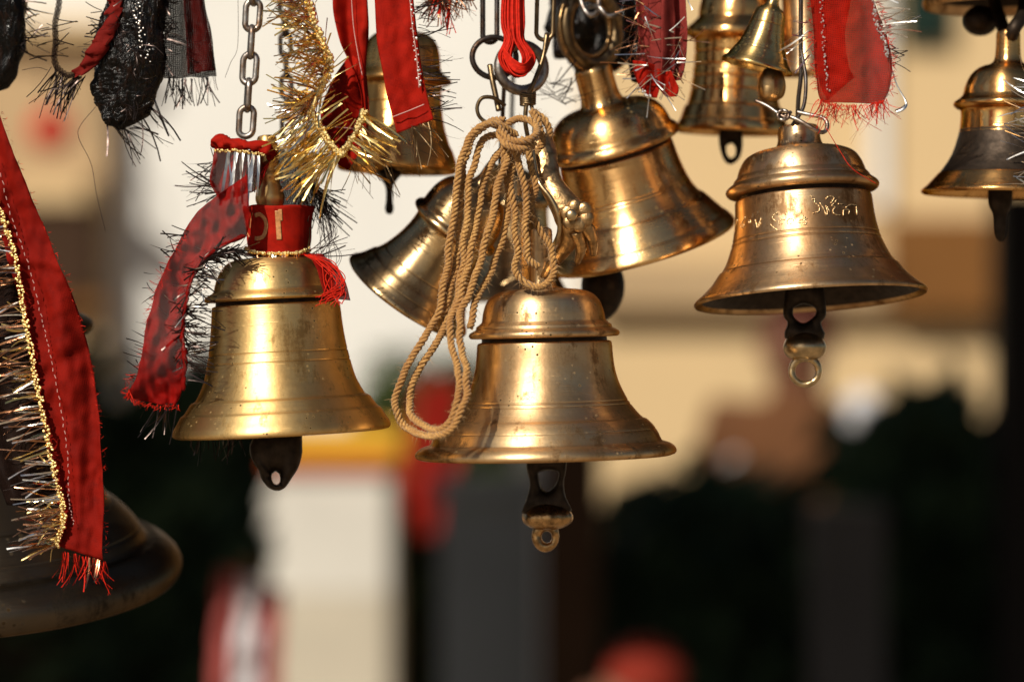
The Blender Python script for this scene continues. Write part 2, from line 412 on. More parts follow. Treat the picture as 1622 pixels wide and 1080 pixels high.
M['leaf_olive'] = matte('leaf_olive', (.05, .07, .02), .8, .5, 8.0, .15)
M['shade_core_dark'] = matte('shade_core_dark', (.02, .014, .009), .95, .3, 10.0, .1)
M['paving'] = matte('paving', (.34, .26, .18), .9, .3, 2.0)
M['added_awning'] = matte('added_awning', (.05, .05, .05), .9, .3, 3.0)
M['skin'] = matte('skin', (.17, .07, .038), .6, .15, 8.0, .3)
M['shirt_tan'] = matte('shirt_tan', (.14, .058, .024), .9, .3, 8.0)
M['shirt_dark'] = matte('shirt_dark', (.02, .02, .022), .9, .3, 8.0)
M['scarf_red'] = matte('scarf_red', (.34, .016, .008), .8, .3, 8.0)
M['pink_cloth'] = matte('pink_cloth', (.42, .09, .08), .9, .4, 5.0)
M['scarf_dim'] = matte('scarf_dim', (.20, .02, .010), .8, .4, 12.0)
M['cap_brown'] = matte('cap_brown', (.05, .010, .006), .8, .3, 8.0)
M['white_cloth'] = matte('white_cloth', (.62, .60, .62), .9, .15, 8.0)

# ------------------------------------------------------------------ the setting behind the bells
gv = [(-60, -30, 0), (60, -30, 0), (60, 200, 0), (-60, 200, 0)]
mk('ground', (gv, [(0, 1, 2, 3)]), M['paving'], kind='structure', smooth=False)

def pbox(x0, x1, y0, y1, ya, yb):
    """box whose front face (at depth ya) fills the given photograph rectangle"""
    a = P(x0, y1, ya); b = P(x1, y0, ya)
    return box((a.x, ya, a.z), (b.x, yb, b.z))
def gbox(x0, x1, y0, ya, yb):
    a = P(x0, 0, ya); b = P(x1, y0, ya)
    return box((a.x, ya, -.02), (b.x, yb, b.z))
WB = 8.6
wb = empty('white_building', (P(500, 0, WB).x, WB, 0), label='white plastered building, blurred behind the left bell', cat='building')
mk('wall', gbox(-900, 928, -900, WB, WB+4), M['white_plaster'], wb, False)
mk('cornice', pbox(-900, 928, -960, -900, WB-.1, WB+4), M['white_plaster'], wb, False)
CB = 8.5
cb = empty('cream_building', (P(1500, 0, CB).x, CB, 0), label='cream yellow building with brown beam, blurred behind the right bell', cat='building')
mk('wall', gbox(930, 2600, -900, CB, CB+4), M['cream_plaster'], cb, False)
mk('beam', pbox(930, 1404, 412, 486, CB-.14, CB-.002), M['tan_plaster'], cb, False)
sh = mk('shutter', pbox(1412, 1950, 345, 494, CB-.16, CB-.002), M['brown_wood'], cb, False)
mk('pilaster', pbox(1378, 1406, -900, 330, CB-.05, CB-.002), M['white_plaster'], cb, False)
w = mk('window', pbox(1425, 1510, -60, 72, CB-.04, CB-.002), M['green_paint'], cb, False)
for i in range(4):
    mk('slat', pbox(1430, 1505, -54+i*31, -32+i*31, CB-.07, CB-.042), M['green_paint'], w, False)
TB = 8.42
tb = empty('tan_building', (P(-150, 0, TB).x, TB, 0), label='tan plastered house corner with dark brown window, blurred at far left', cat='building')
mk('wall', gbox(-900, 168, 60, TB, TB+1.2), M['tan_plaster'], tb, False)
mk('window', pbox(20, 152, 332, 470, TB-.05, TB-.002), M['dark_wood'], tb, False)
mk('window_sill', pbox(10, 162, 472, 490, TB-.09, TB-.002), M['brown_wood'], tb, False)
mk('ledge', pbox(-900, 174, 286, 322, TB-.08, TB-.002), M['cream_plaster'], tb, False)
mk('eave', pbox(-900, 180, 30, 58, TB-.12, TB+1.25), M['cream_plaster'], tb, False)
lan = empty('paper_lantern', P(82, 240, TB-.35), label='round red paper lantern hanging on the tan house front', cat='lantern')
mk('shade', ball(P(82, 208, TB-.35), .075, (1, 1, .95)), M['red_paint'], lan)
mk('cord', tube([P(82, 178, TB-.35), P(82, 110, TB-.35), P(82, 75, TB-.2), P(82, 52, TB-.12)], .006), M['dark_wood'], lan)

PY = 7.0
pl = empty('gate_pillar', (P(512, 0, PY).x, PY, 0), label='white square pillar with yellow and orange painted top', cat='pillar')
mk('shaft', pbox(386, 614, 748, 938, PY, PY+.5), M['grey_plaster'], pl, False)
mk('dado', gbox(384, 616, 940, PY-.004, PY+.504), M['beige_plaster'], pl, False)
mk('orange_band', pbox(374, 628, 722, 746, PY-.03, PY+.58), M['orange_paint'], pl, False)
mk('yellow_band', pbox(368, 634, 684, 720, PY-.05, PY+.6), M['yellow_paint'], pl, False)
mk('plinth', gbox(362, 640, 1180, PY-.06, PY+.61), M['white_plaster'], pl, False)

def shrub(name, x0, x1, top, y0, y1, n, label, leafmat, seed, size=.07, group='dark shrubs behind the bells'):
    rnd = random.Random(seed)
    a = P(x0, top, y0); b = P(x1, top, y0); H = a.z
    cx, cyy = (a.x+b.x)/2, (y0+y1)/2; rx, ry = (b.x-a.x)/2, (y1-y0)/2
    t = empty(name, (cx, cyy, 0), label=label, cat='shrub', group=group)
    V, F = [], []
    for i in range(n):
        u = rnd.uniform(-1, 1); v = rnd.uniform(-1, 1); h = rnd.random()**.8
        hh = H*(1+.10*noise.noise(Vector((u*rx*4, v*3, seed)))+.06*noise.noise(Vector((u*rx*11, v*7, seed))))*(1-.08*(u**6))+rnd.gauss(0, .03)
        p = Vector((cx+u*rx, cyy+v*ry, h*hh))
        d = Vector((rnd.gauss(0, 1), rnd.gauss(0, 1)-.4, rnd.gauss(0, 1))).normalized()
        e = d.orthogonal().normalized(); g = d.cross(e); s = size*rnd.uniform(.6, 1.3)
        k = len(V); V += [p-e*s, p+g*s*.42, p+e*s, p-g*s*.42]; F.append((k, k+1, k+2, k+3))
    mk('foliage', (V, F), leafmat, t, False, kind='stuff')
    V, F = [], []
    cor = []
    for i in range(9):
        for j in range(13):
            an = 2*math.pi*j/13; h = i/8
            rr = .86*math.sin(min(1, (1-h)*4+.05)*math.pi/2)*(1+.12*noise.noise(Vector((an, h*4, seed))))
            V.append(Vector((cx+rx*rr*max(-1, min(1, 1.4*math.cos(an))), cyy+ry*rr*max(-1, min(1, 1.4*math.sin(an))), H*.84*h)))
    for i in range(8):
        for j in range(13):
            p = i*13+j; q = i*13+(j+1) % 13; F.append((p, q, q+13, p+13))
    mk('shade_core', (V, F), M['shade_core_dark'], t)  # solid dark core stands for the shade between the leaves
    return t
shrub('shrub', 150, 372, 640, 4.6, 5.4, 5000, 'dark shrub below the red gauze scarf, left of the white pillar', M['leaf'], 3)
shrub('shrub', -300, 140, 560, 4.4, 5.0, 3000, 'dark shrub hidden behind the large black bell', M['leaf'], 4)
shrub('shrub', 560, 800, 596, 7.8, 8.4, 3000, 'olive green bush between the pillar and the white wall', M['leaf_olive'], 5)
shrub('shrub', 962, 1330, 820, 4.9, 5.5, 5000, 'low dark shrub right of the brown post', M['leaf'], 6)
shrub('shrub', 1352, 1800, 680, 4.5, 5.3, 9000, 'tall dark green shrub filling the lower right corner', M['leaf'], 8)

gp = empty('notice_board', (P(760, 0, 5.0).x, 5.0, 0), label='plain dark grey metal board between the red cloth and the brown post', cat='board')
mk('panel', gbox(696, 850, 790, 5.0, 5.03), M['grey_sheet'], gp, False)
mk('top_rail', pbox(690, 856, 752, 788, 4.98, 5.05), M['grey_sheet'], gp, False)
gs_ = empty('grey_crate', (P(1345, 0, 4.2).x, 4.2, 0), label='dark grey box standing in front of the right hand shrub', cat='box')
mk('side', gbox(1292, 1402, 820, 4.2, 4.4), M['dark_sheet'], gs_, False)
mk('lid', pbox(1286, 1408, 806, 818, 4.19, 4.41), M['dark_sheet'], gs_, False)
po = mk('wooden_post', gbox(858, 952, 660, 4.7, 4.85), M['dark_wood'], None, False, label='dark brown wooden post below the centre bell', cat='post')
bevel(po, .01)
ip = mk('iron_post', gbox(1582, 1700, 300, 4.3, 4.42), M['black_paint'], None, False, label='black post at the right edge of the picture', cat='post')
bevel(ip, .008)

def cloth(Lp, Rp, y, nu=18, nv=60, amp=.002, folds=2.0, drift=.6, wr=.002, seed=0.0, prof=None):
    """sheet between two edges given in photograph pixels; folds and wrinkles push it along y"""
    L = cr([(p[0], p[1], p[2] if len(p) > 2 else y) for p in Lp], nv); Q = cr([(p[0], p[1], p[2] if len(p) > 2 else y) for p in Rp], nv)
    V, F, UV = [], [], []; dist = 0
    for j in range(nv):
        a = P(*L[j]); b = P(*Q[j])
        if j: dist += ((a+b)/2-pm).length
        pm = (a+b)/2; w = (b-a).length
        for i in range(nu):
            u = i/(nu-1); p = a.lerp(b, u)
            d = amp*math.sin(2*math.pi*(folds*u+drift*j/nv)+seed)+wr*noise.noise(Vector((u*w*70+seed, dist*22, seed)))*1.2
            d += wr*.5*noise.noise(Vector((p.x*190+seed, p.z*120, seed+3)))
            if prof: d += prof(u, j/nv)
            V.append(p+Vector((wr*.3*noise.noise(Vector((dist*40, seed, u)))*(1 if i in (0, nu-1) else 0), d, 0)))
            UV.append((u*w, dist))
    for j in range(nv-1):
        for i in range(nu-1):
            a = j*nu+i; F.append((a, a+nu, a+nu+1, a+1))
    return V, F, UV
def thick(o, t=.00035):
    m = o.modifiers.new('thickness', 'SOLIDIFY'); m.thickness = t; m.offset = 0
rc = mk('hanging_cloth', cloth([(668, 604), (652, 700), (644, 790), (664, 848)], [(736, 604), (726, 700), (720, 790), (692, 848)], 6.4, amp=.03, folds=1.5, wr=.03), M['scarf_red'],
        label='bright red cloth hanging between the white pillar and the grey board', cat='cloth'); thick(rc, .004)
rc.location.z += 0
fl = empty('striped_flag', P(395, 1080, 2.9), label='red and white striped cloth in front of the white pillar base', cat='flag')
for i, (xa, xb, mm) in enumerate(((342, 374, 'pink_cloth'), (374, 414, 'white_cloth'), (414, 446, 'pink_cloth'))):
    o = mk('stripe', cloth([(xa+8, 900+12*i), (xa, 1000), (xa-8, 1160)], [(xb+4, 906+14*i), (xb, 1000), (xb-4, 1160)], 2.9, amp=.01, folds=1, wr=.015, seed=i), M[mm], fl); thick(o, .004)
mk('pole', tube([P(392, 890, 2.93), P(388, 1250, 2.93), Vector((P(386, 1250, 2.93).x, 2.93, 0))], .016), M['brown_wood'], fl)

# people, far out of focus
def person(px, y, height, shirt, trouser, label, head_mat, cap, face=0.0, arm=None):
    x = P(px, 0, y).x; h = height
    t = empty('person', (x, y, 0), (0, 0, face), label=label, cat='person', group='people behind the bells')
    J = [(0, 0, .52), (0, .01, .62), (0, .0, .75), (0, 0, .82), (0, 0, .855), (0, -.012, .90), (0, -.008, .955),
         (.115, 0, .80), (.15, .01, .63), (.14, -.07, .50), (.135, -.10, .45), (-.115, 0, .80), (-.15, .01, .63), (-.14, -.07, .50), (-.135, -.10, .45),
         (.055, 0, .49), (.06, -.01, .28), (.06, .01, .05), (.065, -.08, .02), (-.055, 0, .49), (-.06, -.01, .28), (-.06, .01, .05), (-.065, -.08, .02)]
    if arm: J[9], J[10] = arm
    rr = [.085, .08, .088, .06, .036, .055, .05, .05, .036, .026, .026, .05, .036, .026, .026, .062, .045, .032, .03, .062, .045, .032, .03]
    E = [(0, 1), (1, 2), (2, 3), (3, 4), (4, 5), (5, 6), (2, 7), (7, 8), (8, 9), (9, 10), (2, 11), (11, 12), (12, 13), (13, 14), (0, 15), (15, 16), (16, 17), (17, 18), (0, 19), (19, 20), (20, 21), (21, 22)]
    me = bpy.data.meshes.new('body'); me.from_pydata([Vector(v)*h for v in J], E, [])
    o = bpy.data.objects.new('body', me); COL.objects.link(o); o.parent = t
    o.modifiers.new('skin', 'SKIN'); sub = o.modifiers.new('sub', 'SUBSURF'); sub.levels = 2; sub.render_levels = 2
    for i, s in enumerate(me.skin_vertices[0].data):
        s.radius = (rr[i]*h, rr[i]*h*(.75 if i in (0, 1, 2) else 1)); s.use_root = (i == 0)
    dg = bpy.context.evaluated_depsgraph_get(); ev = o.evaluated_get(dg); nm = bpy.data.meshes.new_from_object(ev)
    o.modifiers.clear(); o.data = nm
    nm.materials.clear()
    for q in (M['skin'], shirt, trouser): nm.materials.append(q)
    for p in nm.polygons:
        c = p.center/h; p.use_smooth = True
        p.material_index = 0 if c.z > .85 or (abs(c.x) > .11 and c.z < .5 and c.z > .4) else (1 if c.z > .5 or abs(c.x) > .12 else 2)
    WM[o] = WM[t]
    mk('cap', ball(WM[t] @ (Vector((0, .016, .945))*h), .059*h, (1, 1.0, .95)), cap, t)
    mk('nose', ball(WM[t] @ (Vector((0, -.068, .915))*h), .012*h, (1, 1, 1.4), 8, 6), M['skin'], t)
    for s in (-1, 1):
        mk('ear', ball(WM[t] @ (Vector((s*.056, 0, .915))*h), .014*h, (.5, 1, 1.5), 8, 6), M['skin'], t)
    return t
pe = person(1262, 6.1, 1.84, M['shirt_tan'], M['shirt_dark'], 'person in tan shirt standing behind the right bell', M['skin'], M['cap_brown'], R(-25), ((.16, -.12, .58), (.10, -.19, .62)))
person(1004, 3.0, 1.2, M['shirt_dark'], M['shirt_dark'], 'child in red headscarf at the bottom edge', M['skin'], M['scarf_dim'], R(-80))
bag = empty('shopping_bag', P(1164, 830, 5.6), label='small white bag held beside the person in tan', cat='bag')
bo = mk('bag_body', pbox(1142, 1186, 765, 822, 5.58, 5.66), M['white_cloth'], bag, False); bevel(bo, .02, 3)
mk('handle', tube(path([(1148, 768), (1152, 735), (1164, 722), (1176, 735), (1180, 768)], 5.62), .006), M['white_cloth'], bag)
bo = mk('cloth_bundle', ball(P(1368, 655, 5.75), .06, (1, .8, 1.1)), M['white_cloth'], label='pale folded cloth bundle on the shoulder of the person in tan', cat='bundle')

# cloth cover added out of view to shade the shrubs and the board
aw = empty('added_awning', (0, 3.0, 0), label='dark cloth sunshade on four posts, added out of view to shade the shrubs', cat='added_awning')
def awz(y): return 2.75+.04*math.sin(y*3)
V, F = [], []
for i in range(25):
    for j in range(13):
        x = -4.5+9*i/24; y = 1.15+2.75*j/12; V.append((x, y, awz(y)-.05*math.sin(i/24*math.pi*6)**2))
for i in range(24):
    for j in range(12):
        a = i*13+j; F.append((a, a+1, a+14, a+13))
o = mk('canopy', (V, F), M['added_awning'], aw); thick(o, .004)
for x in (-4.3, 4.3):
    for y in (1.25, 3.8):
        mk('post', tube([(x, y, 0), (x, y, awz(y)-.01)], .035, 10), M['dark_wood'], aw)

# ------------------------------------------------------------------ the frame the bells hang from (above the picture)
BAR = 2.10
for yy in (0.0, .1):
    b_ = mk('iron_pipe', tube([(-.8, yy, BAR), (.8, yy, BAR)], .012, 14), M['iron'],
            label='horizontal iron pipe above the picture, '+('front one' if yy == 0 else 'rear one'), cat='pipe')
BPX = 540-(BAR-CAM_Z)/S

# ------------------------------------------------------------------ bells
def smooth_prof(pts, sub=5):
    return cr(pts, (len(pts)-1)*sub+1)
BELLS = {}
def bell(key, cx, cyy, y, ry, rx, outer, inner, mat, label, grooves=(), seg=128, wob=.014, crown=True):
    k = kk(y)
    t = empty('brass_bell', P(cx, cyy, y), (R(rx), R(ry), 0), label=label, cat='bell', group='brass bells on the iron pipes')
    t.location = P(cx, cyy, y)
    op = smooth_prof(outer); ip_ = smooth_prof(inner, 3)
    gp_ = []; dense = [op[0]]
    for a_, b_ in zip(op, op[1:]):
        near = any(abs((a_[1]+b_[1])/2-g_[0]) < g_[1]+3 for g_ in grooves)
        m_ = max(1, int(math.hypot(b_[0]-a_[0], b_[1]-a_[1])/(.6 if near else 2.5)))
        for i_ in range(1, m_+1): dense.append((a_[0]+(b_[0]-a_[0])*i_/m_, a_[1]+(b_[1]-a_[1])*i_/m_))
    for r, z in dense:
        for (gz, gw, gd) in grooves:
            d = abs(z-gz)/gw
            if d < 1: r -= gd*(1-d*d)
        gp_.append((r, z))
    # dense rows where grooves are
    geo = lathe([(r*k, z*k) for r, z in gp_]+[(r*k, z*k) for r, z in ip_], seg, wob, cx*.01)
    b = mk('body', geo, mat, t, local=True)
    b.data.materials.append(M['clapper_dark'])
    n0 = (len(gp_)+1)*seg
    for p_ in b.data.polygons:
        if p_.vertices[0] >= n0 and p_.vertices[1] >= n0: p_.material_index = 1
    BELLS[key] = (t, b, geo, y)
    return t
def loc(t, x, yv, z):                          # local metres of a bell to world
    return WM[t] @ Vector((x, yv, z))
def inner_of(outer_r, top, th=8):
    return [(outer_r-2, -3), (outer_r*.82, top*.12), (outer_r*.66, top*.3), (outer_r*.56, top*.55), (outer_r*.50, top*.8), (outer_r*.3, top*.92), (3, top*.94)]
def hangwire(t, px, py, y, mat=None, r=.0016, name='hanger_wire', tx=None):
    a = P(px, py, y); by = 0.0 if y < .05 else .1
    top = Vector((a.x if tx is None else P(tx, 0, by).x, by, BAR-.012))
    mk(name, tube([a, a.lerp(top, .5)+Vector((.001, 0, 0)), top], r, 6), mat or M['iron'], t)

centre = bell('centre', 866, 712, 0.0, -1.4, 0,
    [(10, 352), (16, 348), (17, 340), (17, 330), (18, 312), (20, 290), (20, 268), (24, 258), (40, 254.5), (62, 252), (78, 246), (89, 235), (95, 220), (97.5, 207), (98.5, 203), (103, 199), (107, 196), (108, 192), (113, 189), (118, 186), (119.5, 182), (117, 178), (110, 177), (96, 177), (93, 175), (96, 172.5), (105, 170), (107, 164), (108, 150), (110, 132), (113.5, 116), (118, 102), (125, 86), (134, 70), (145, 56), (152, 49), (155, 47.5), (160, 45), (169, 36), (176, 26), (181, 16), (184, 11.5), (188, 10), (197, 7), (204, 2), (207, -4), (205, -9), (197, -12)],
    [(188, -10), (170, 8), (150, 34), (126, 70), (108, 110), (100, 165), (94, 215), (70, 236), (10, 240)],
    M['brass_centre'], 'large brass bell at the centre beneath the jute rope', [(76, 1.8, 1.0), (70, 1.6, .9), (172.5, 2.5, 1.5), (30, 1.5, .6)])
left = bell('left', 447, 676, 0.0, -3, 0,
    [(8, 462), (15, 458), (17, 440), (17, 408), (21, 398), (17, 388), (20, 376), (23, 362), (20, 350), (18, 340), (18, 290), (20, 274), (32, 269.5), (56, 267), (72, 262), (84, 250), (91, 236), (95, 224), (96.5, 218.5), (100, 215), (108, 211), (112, 206.5), (111.5, 203), (104, 201), (91, 201), (88, 198.5), (91, 196), (100, 193.5), (101.5, 186), (104, 160), (108, 130), (113.5, 102), (120, 76), (127, 60), (133, 49), (136, 46), (141, 43.5), (147, 35), (152, 28), (155, 25.5), (158, 23), (164, 13), (170, 3), (172, -4), (170, -9), (163, -11)],
    [(156, -8), (140, 20), (124, 50), (108, 90), (98, 140), (95, 195), (85, 230), (60, 254), (8, 258)],
    M['brass_left'], 'brass bell on the left with a red cloth collar', [(118, 1.8, .9), (103, 1.6, .9), (196, 2.5, 1.2)])
right = bell('right', 1283, 469, .012, -3.5, -5.5,
    [(20, 274), (30, 271), (33, 264), (34, 250), (38, 240), (46, 236), (70, 232), (87, 224), (96, 212), (101, 200), (103, 194), (106, 190.5), (109, 186), (110, 183), (115, 180), (120.5, 175), (121.5, 170), (118, 165), (111, 163.5), (98, 163.5), (95, 161), (98, 158.5), (107, 156), (108.5, 149), (109.5, 132), (112, 112), (117, 90), (123.5, 72), (131, 56), (137, 47), (139, 44.5), (143, 42), (149, 34), (155, 26), (163, 18), (173, 9), (182, 2), (185, -3), (183, -7)],
    [(178, -6), (160, 10), (138, 36), (120, 62), (107, 100), (101, 150), (95, 195), (70, 220), (8, 224)],
    M['brass_right'], 'reddish brass bell with punched writing, right of centre', [(92, 1.8, 1.1), (84, 1.8, 1.1), (160, 2.5, 1.4)])
tilt = bell('tilt', 1014, 386, .10, -16, 12,
    [(22, 292), (29, 288), (30, 270), (31, 245), (36, 231), (46, 228), (66, 224), (82, 214), (91, 201), (95.5, 188), (97, 181), (99, 177), (104, 172.5), (107, 166), (105.5, 160), (98, 157.5), (84, 157), (81, 154.5), (84, 152), (90.5, 149.5), (92, 141), (94, 120), (98, 96), (104, 74), (111, 59), (115, 54), (118, 52), (124, 44), (131, 33), (137, 24), (140, 19), (145, 14), (151, 5), (153, -1), (151, -6)],
    [(146, -4), (124, 28), (106, 60), (95, 95), (88, 140), (85, 185), (70, 210), (8, 216)],
    M['brass_tilted'], 'shiny brass bell leaning left behind the centre bell', [(88, 1.6, .8), (83, 1.4, .7), (152.5, 2.5, 1.2)])
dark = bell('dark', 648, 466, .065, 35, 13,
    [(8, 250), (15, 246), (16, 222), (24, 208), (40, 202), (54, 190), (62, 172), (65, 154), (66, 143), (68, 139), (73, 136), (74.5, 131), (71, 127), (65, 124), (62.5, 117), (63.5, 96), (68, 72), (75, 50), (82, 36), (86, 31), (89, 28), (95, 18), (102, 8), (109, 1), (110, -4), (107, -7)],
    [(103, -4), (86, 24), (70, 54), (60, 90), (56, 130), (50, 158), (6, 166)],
    M['brass_dark'], 'brass bell with shaded flank lying askew behind the jute rope', [(48, 1.5, .8), (16, 1.5, .7)])
back = bell('back', 630, 264, .085, 2, -1,
    [(10, 250), (15, 246), (15, 222), (22, 214), (40, 210), (54, 198), (60, 182), (62, 166), (63, 156), (66, 150), (72, 145), (79, 139), (79.5, 134), (73, 130), (66, 127), (65, 118), (67, 95), (71, 70), (77, 48), (82, 34), (84, 31), (87, 25), (92, 12), (95, 2), (95, -5), (92, -8)],
    inner_of(95, 200), M['brass_back'], 'brass bell behind the two red ribbons at the top', [(98, 1.5, .8), (58, 1.4, .7), (128.5, 2, 1.4)])
ridged = bell('ridged', 1160, 204, .14, 2, 1,
    [(10, 262), (16, 258), (16, 236), (30, 228), (48, 216), (57, 200), (60, 184), (60.5, 174), (64, 170), (70, 164), (78, 156), (80, 150), (79, 145), (72, 141), (66, 137), (65, 126), (65, 104), (66, 84), (68, 64), (71, 46), (74, 36), (77, 34), (80, 26), (84, 14), (89, 4), (90, -4), (87, -8)],
    inner_of(88, 200), M['brass_shiny'], 'shiny ringed brass bell behind the small bell at the top', [(118, 2.2, 1.8), (98, 2, 1.8), (80, 2, 1.8), (60, 2, 1.8), (35, 2, 1.2), (12, 1.5, 1)])
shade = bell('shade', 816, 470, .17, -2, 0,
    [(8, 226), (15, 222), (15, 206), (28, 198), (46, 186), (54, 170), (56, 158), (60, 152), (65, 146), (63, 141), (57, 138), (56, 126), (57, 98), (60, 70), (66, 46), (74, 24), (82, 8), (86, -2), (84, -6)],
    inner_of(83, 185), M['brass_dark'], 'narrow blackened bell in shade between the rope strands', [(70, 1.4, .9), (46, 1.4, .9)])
small = bell('small', 1199, 103, .02, 14, 1,
    [(7, 124), (10, 121), (9, 106), (12, 96), (18, 91), (23, 86), (25.5, 78), (27.5, 66), (30.5, 52), (34.5, 38), (39, 27), (41, 24), (44, 18), (50, 8), (57, 0), (58, -4), (56, -6)],
    [(54, -4), (42, 16), (33, 34), (27, 58), (22, 80), (3, 84)],
    M['brass_small'], 'smallest brass bell, plain and conical, hanging in the top cluster', [(66, 1.3, .7), (24, 1.3, .7)])
edge = bell('edge', 1592, 300, .055, 1, 0,
    [(10, 252), (18, 248), (19, 226), (21, 206), (27, 198), (44, 192), (58, 180), (66, 164), (69, 152), (71, 147), (76, 142), (83, 137), (84.5, 132), (80, 127), (74, 124), (72.5, 116), (74, 96), (79, 72), (87, 50), (97, 32), (102, 26), (106, 24), (113, 16), (123, 5), (131, -2), (132, -6), (129, -9)],
    inner_of(130, 180), M['brass_shiny'], 'brass bell cut by the right edge below another bell', [(92, 1.6, 1), (52, 1.6, .9)])
corner = bell('corner', 1592, 4, .10, 0, 0,
    [(12, 268), (20, 262), (21, 232), (40, 222), (66, 204), (76, 184), (80, 166), (88, 154), (94, 146), (92, 138), (84, 132), (82, 120), (85, 92), (92, 62), (102, 38), (112, 24), (120, 16), (128, 5), (130, -4), (127, -10)],
    inner_of(128, 205), M['brass_right'], 'bell rim in the top right corner above another bell', [])
copper = bell('copper', 1280, 112, .125, -4, 0,
    [(8, 200), (12, 196), (12, 176), (26, 170), (34, 156), (36, 140), (40, 134), (43, 128), (40, 123), (35, 120), (34, 104), (36, 78), (39, 52), (43, 30), (47, 12), (52, 0), (52, -5), (50, -7)],
    inner_of(52, 160), M['brass_right'], 'narrow coppery bell half hidden by the red chiffon ribbon', [(80, 1.4, .8), (50, 1.4, .8)])
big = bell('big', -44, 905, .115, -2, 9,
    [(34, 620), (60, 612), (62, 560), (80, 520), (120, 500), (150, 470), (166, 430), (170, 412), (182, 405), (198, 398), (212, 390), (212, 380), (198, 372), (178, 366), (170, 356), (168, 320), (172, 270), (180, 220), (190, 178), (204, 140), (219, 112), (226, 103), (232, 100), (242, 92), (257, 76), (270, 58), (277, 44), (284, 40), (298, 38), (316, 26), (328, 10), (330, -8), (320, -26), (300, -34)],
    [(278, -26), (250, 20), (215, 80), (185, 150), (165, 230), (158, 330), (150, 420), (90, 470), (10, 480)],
    M['bronze_black'], 'huge dark bronze bell in the lower left corner', [(170, 3, 1.5), (60, 3, 1.2)], seg=160)

# clappers (cast pieces that hang plumb) as parts of their bells
def ringp(cx, cyy, rx, ry, n=14): return [(cx+rx*math.cos(2*math.pi*i/n), cyy+ry*math.sin(2*math.pi*i/n)) for i in range(n)]
def lathe_at(prof, cx, cyy, y, seg=40, sq=1.0, wob=.03):
    k = kk(y); c = P(cx, cyy, y); v, f = lathe([(r*k, z*k) for r, z in prof], seg, wob, cx*.1)
    return [c+Vector((a.x, a.y*sq, a.z)) for a in v], f
cl = mk('clapper', plate([(836, 700), (895, 700), (897, 740), (893, 765), (897, 790), (905, 812), (866, 822), (826, 812), (833, 792), (839, 765), (834, 740)], [(852, 748), (866, 745), (884, 748), (880, 766), (866, 778), (856, 768)], 0, .014), M['clapper_dark'], centre)
mk('clapper_knob', lathe_at(smooth_prof([(4, 22), (18, 20), (30, 14), (37, 6), (39.5, -2), (37, -10), (29, -16), (19, -20), (4, -21)], 3), 865, 817, 0, wob=.16), M['clapper_bronze'], cl)
mk('clapper_eye', plate(ringp(864, 848, 22, 26), ringp(866, 850, 8, 9), 0, .009), M['clapper_bronze'], cl)
mk('clapper_rod', tube([P(866, 705, 0), P(866, 560, 0)], .004), M['clapper_dark'], cl)
cl = mk('clapper', plate([(404, 672), (474, 672), (478, 700), (480, 712), (474, 738), (462, 758), (452, 772), (440, 777), (426, 772), (415, 758), (410, 742), (400, 730), (395, 708), (400, 696)], [(437, 746), (443, 751), (444, 762), (439, 767), (433, 763), (431, 752)], 0, .02), M['clapper_dark'], left)
mk('clapper_rod', tube([P(440, 690, 0), P(444, 520, 0)], .004), M['clapper_dark'], cl)
cl = mk('clapper', plate([(1248, 440), (1296, 440), (1306, 470), (1308, 500), (1300, 512), (1306, 535), (1274, 545), (1242, 535), (1247, 512), (1240, 500), (1242, 470)], [(1256, 488), (1272, 482), (1290, 488), (1290, 500), (1272, 512), (1257, 502)], .012, .014), M['clapper_dark'], right)
mk('clapper_ball', lathe_at(smooth_prof([(3, 24), (16, 22), (27, 14), (33, 4), (34, -4), (30, -14), (20, -21), (3, -24)], 3), 1274, 548, .012, wob=.03), M['clapper_brass'], cl)
mk('clapper_ring', plate(ringp(1275, 587, 27, 27), ringp(1275, 588, 16, 15), .012, .008), M['clapper_brass'], cl)
mk('clapper_rod', tube([P(1272, 470, .012), P(1276, 290, .012)], .005), M['clapper_dark'], cl)
cl = mk('clapper', plate([(1142, 190), (1172, 190), (1176, 222), (1174, 244), (1166, 257), (1154, 261), (1144, 250), (1138, 222)], [(1150, 232), (1158, 228), (1164, 234), (1164, 246), (1157, 251), (1151, 244)], .14, .01), M['clapper_dark'], ridged)
mk('clapper_rod', tube([P(1157, 205, .14), P(1158, 60, .14)], .003), M['clapper_dark'], cl)
cl = mk('clapper', lathe_at(smooth_prof([(3, 80), (5, 40), (6, 20), (18, 12), (19, 6), (12, -2), (6, -14), (5.5, -34), (7, -46), (5, -54), (1, -56)], 4), 617, 284, .10, 24, wob=.06), M['clapper_dark'], back)
cl = mk('clapper', lathe_at(smooth_prof([(4, 60), (6, 30), (17, 20), (19, 6), (18, -10), (12, -24), (11, -44), (9, -58), (4, -66), (1, -67)], 4), 1583, 316, .055, 24, .6, .08), M['clapper_dark'], edge)
cl = mk('clapper', ball(P(1552, 34, .10), .0108, (1.1, .9, .95)), M['clapper_dark'], corner)
mk('clapper_strap', tube(path([(1560, -60, .10), (1576, 10, .095), (1588, 45, .08), (1596, 68, .06), (1606, 45, .045), (1620, 20, .06), (1624, -40, .09)], n=30), .0045, 8), M['clapper_dark'], cl)
cl = mk('clapper', lathe_at(smooth_prof([(3, 110), (4, 36), (12, 28), (20, 14), (22, -2), (18, -16), (9, -22), (3, -24)], 3), 1222, 138, .02, 24, 1, .1), M['brass_dark'], small)
cl = mk('clapper', lathe_at(smooth_prof([(6, 160), (8, 70), (26, 52), (34, 30), (33, 6), (24, -14), (14, -26), (4, -34)], 3), 955, 474, .105, 24, 1, .08), M['clapper_dark'], tilt)
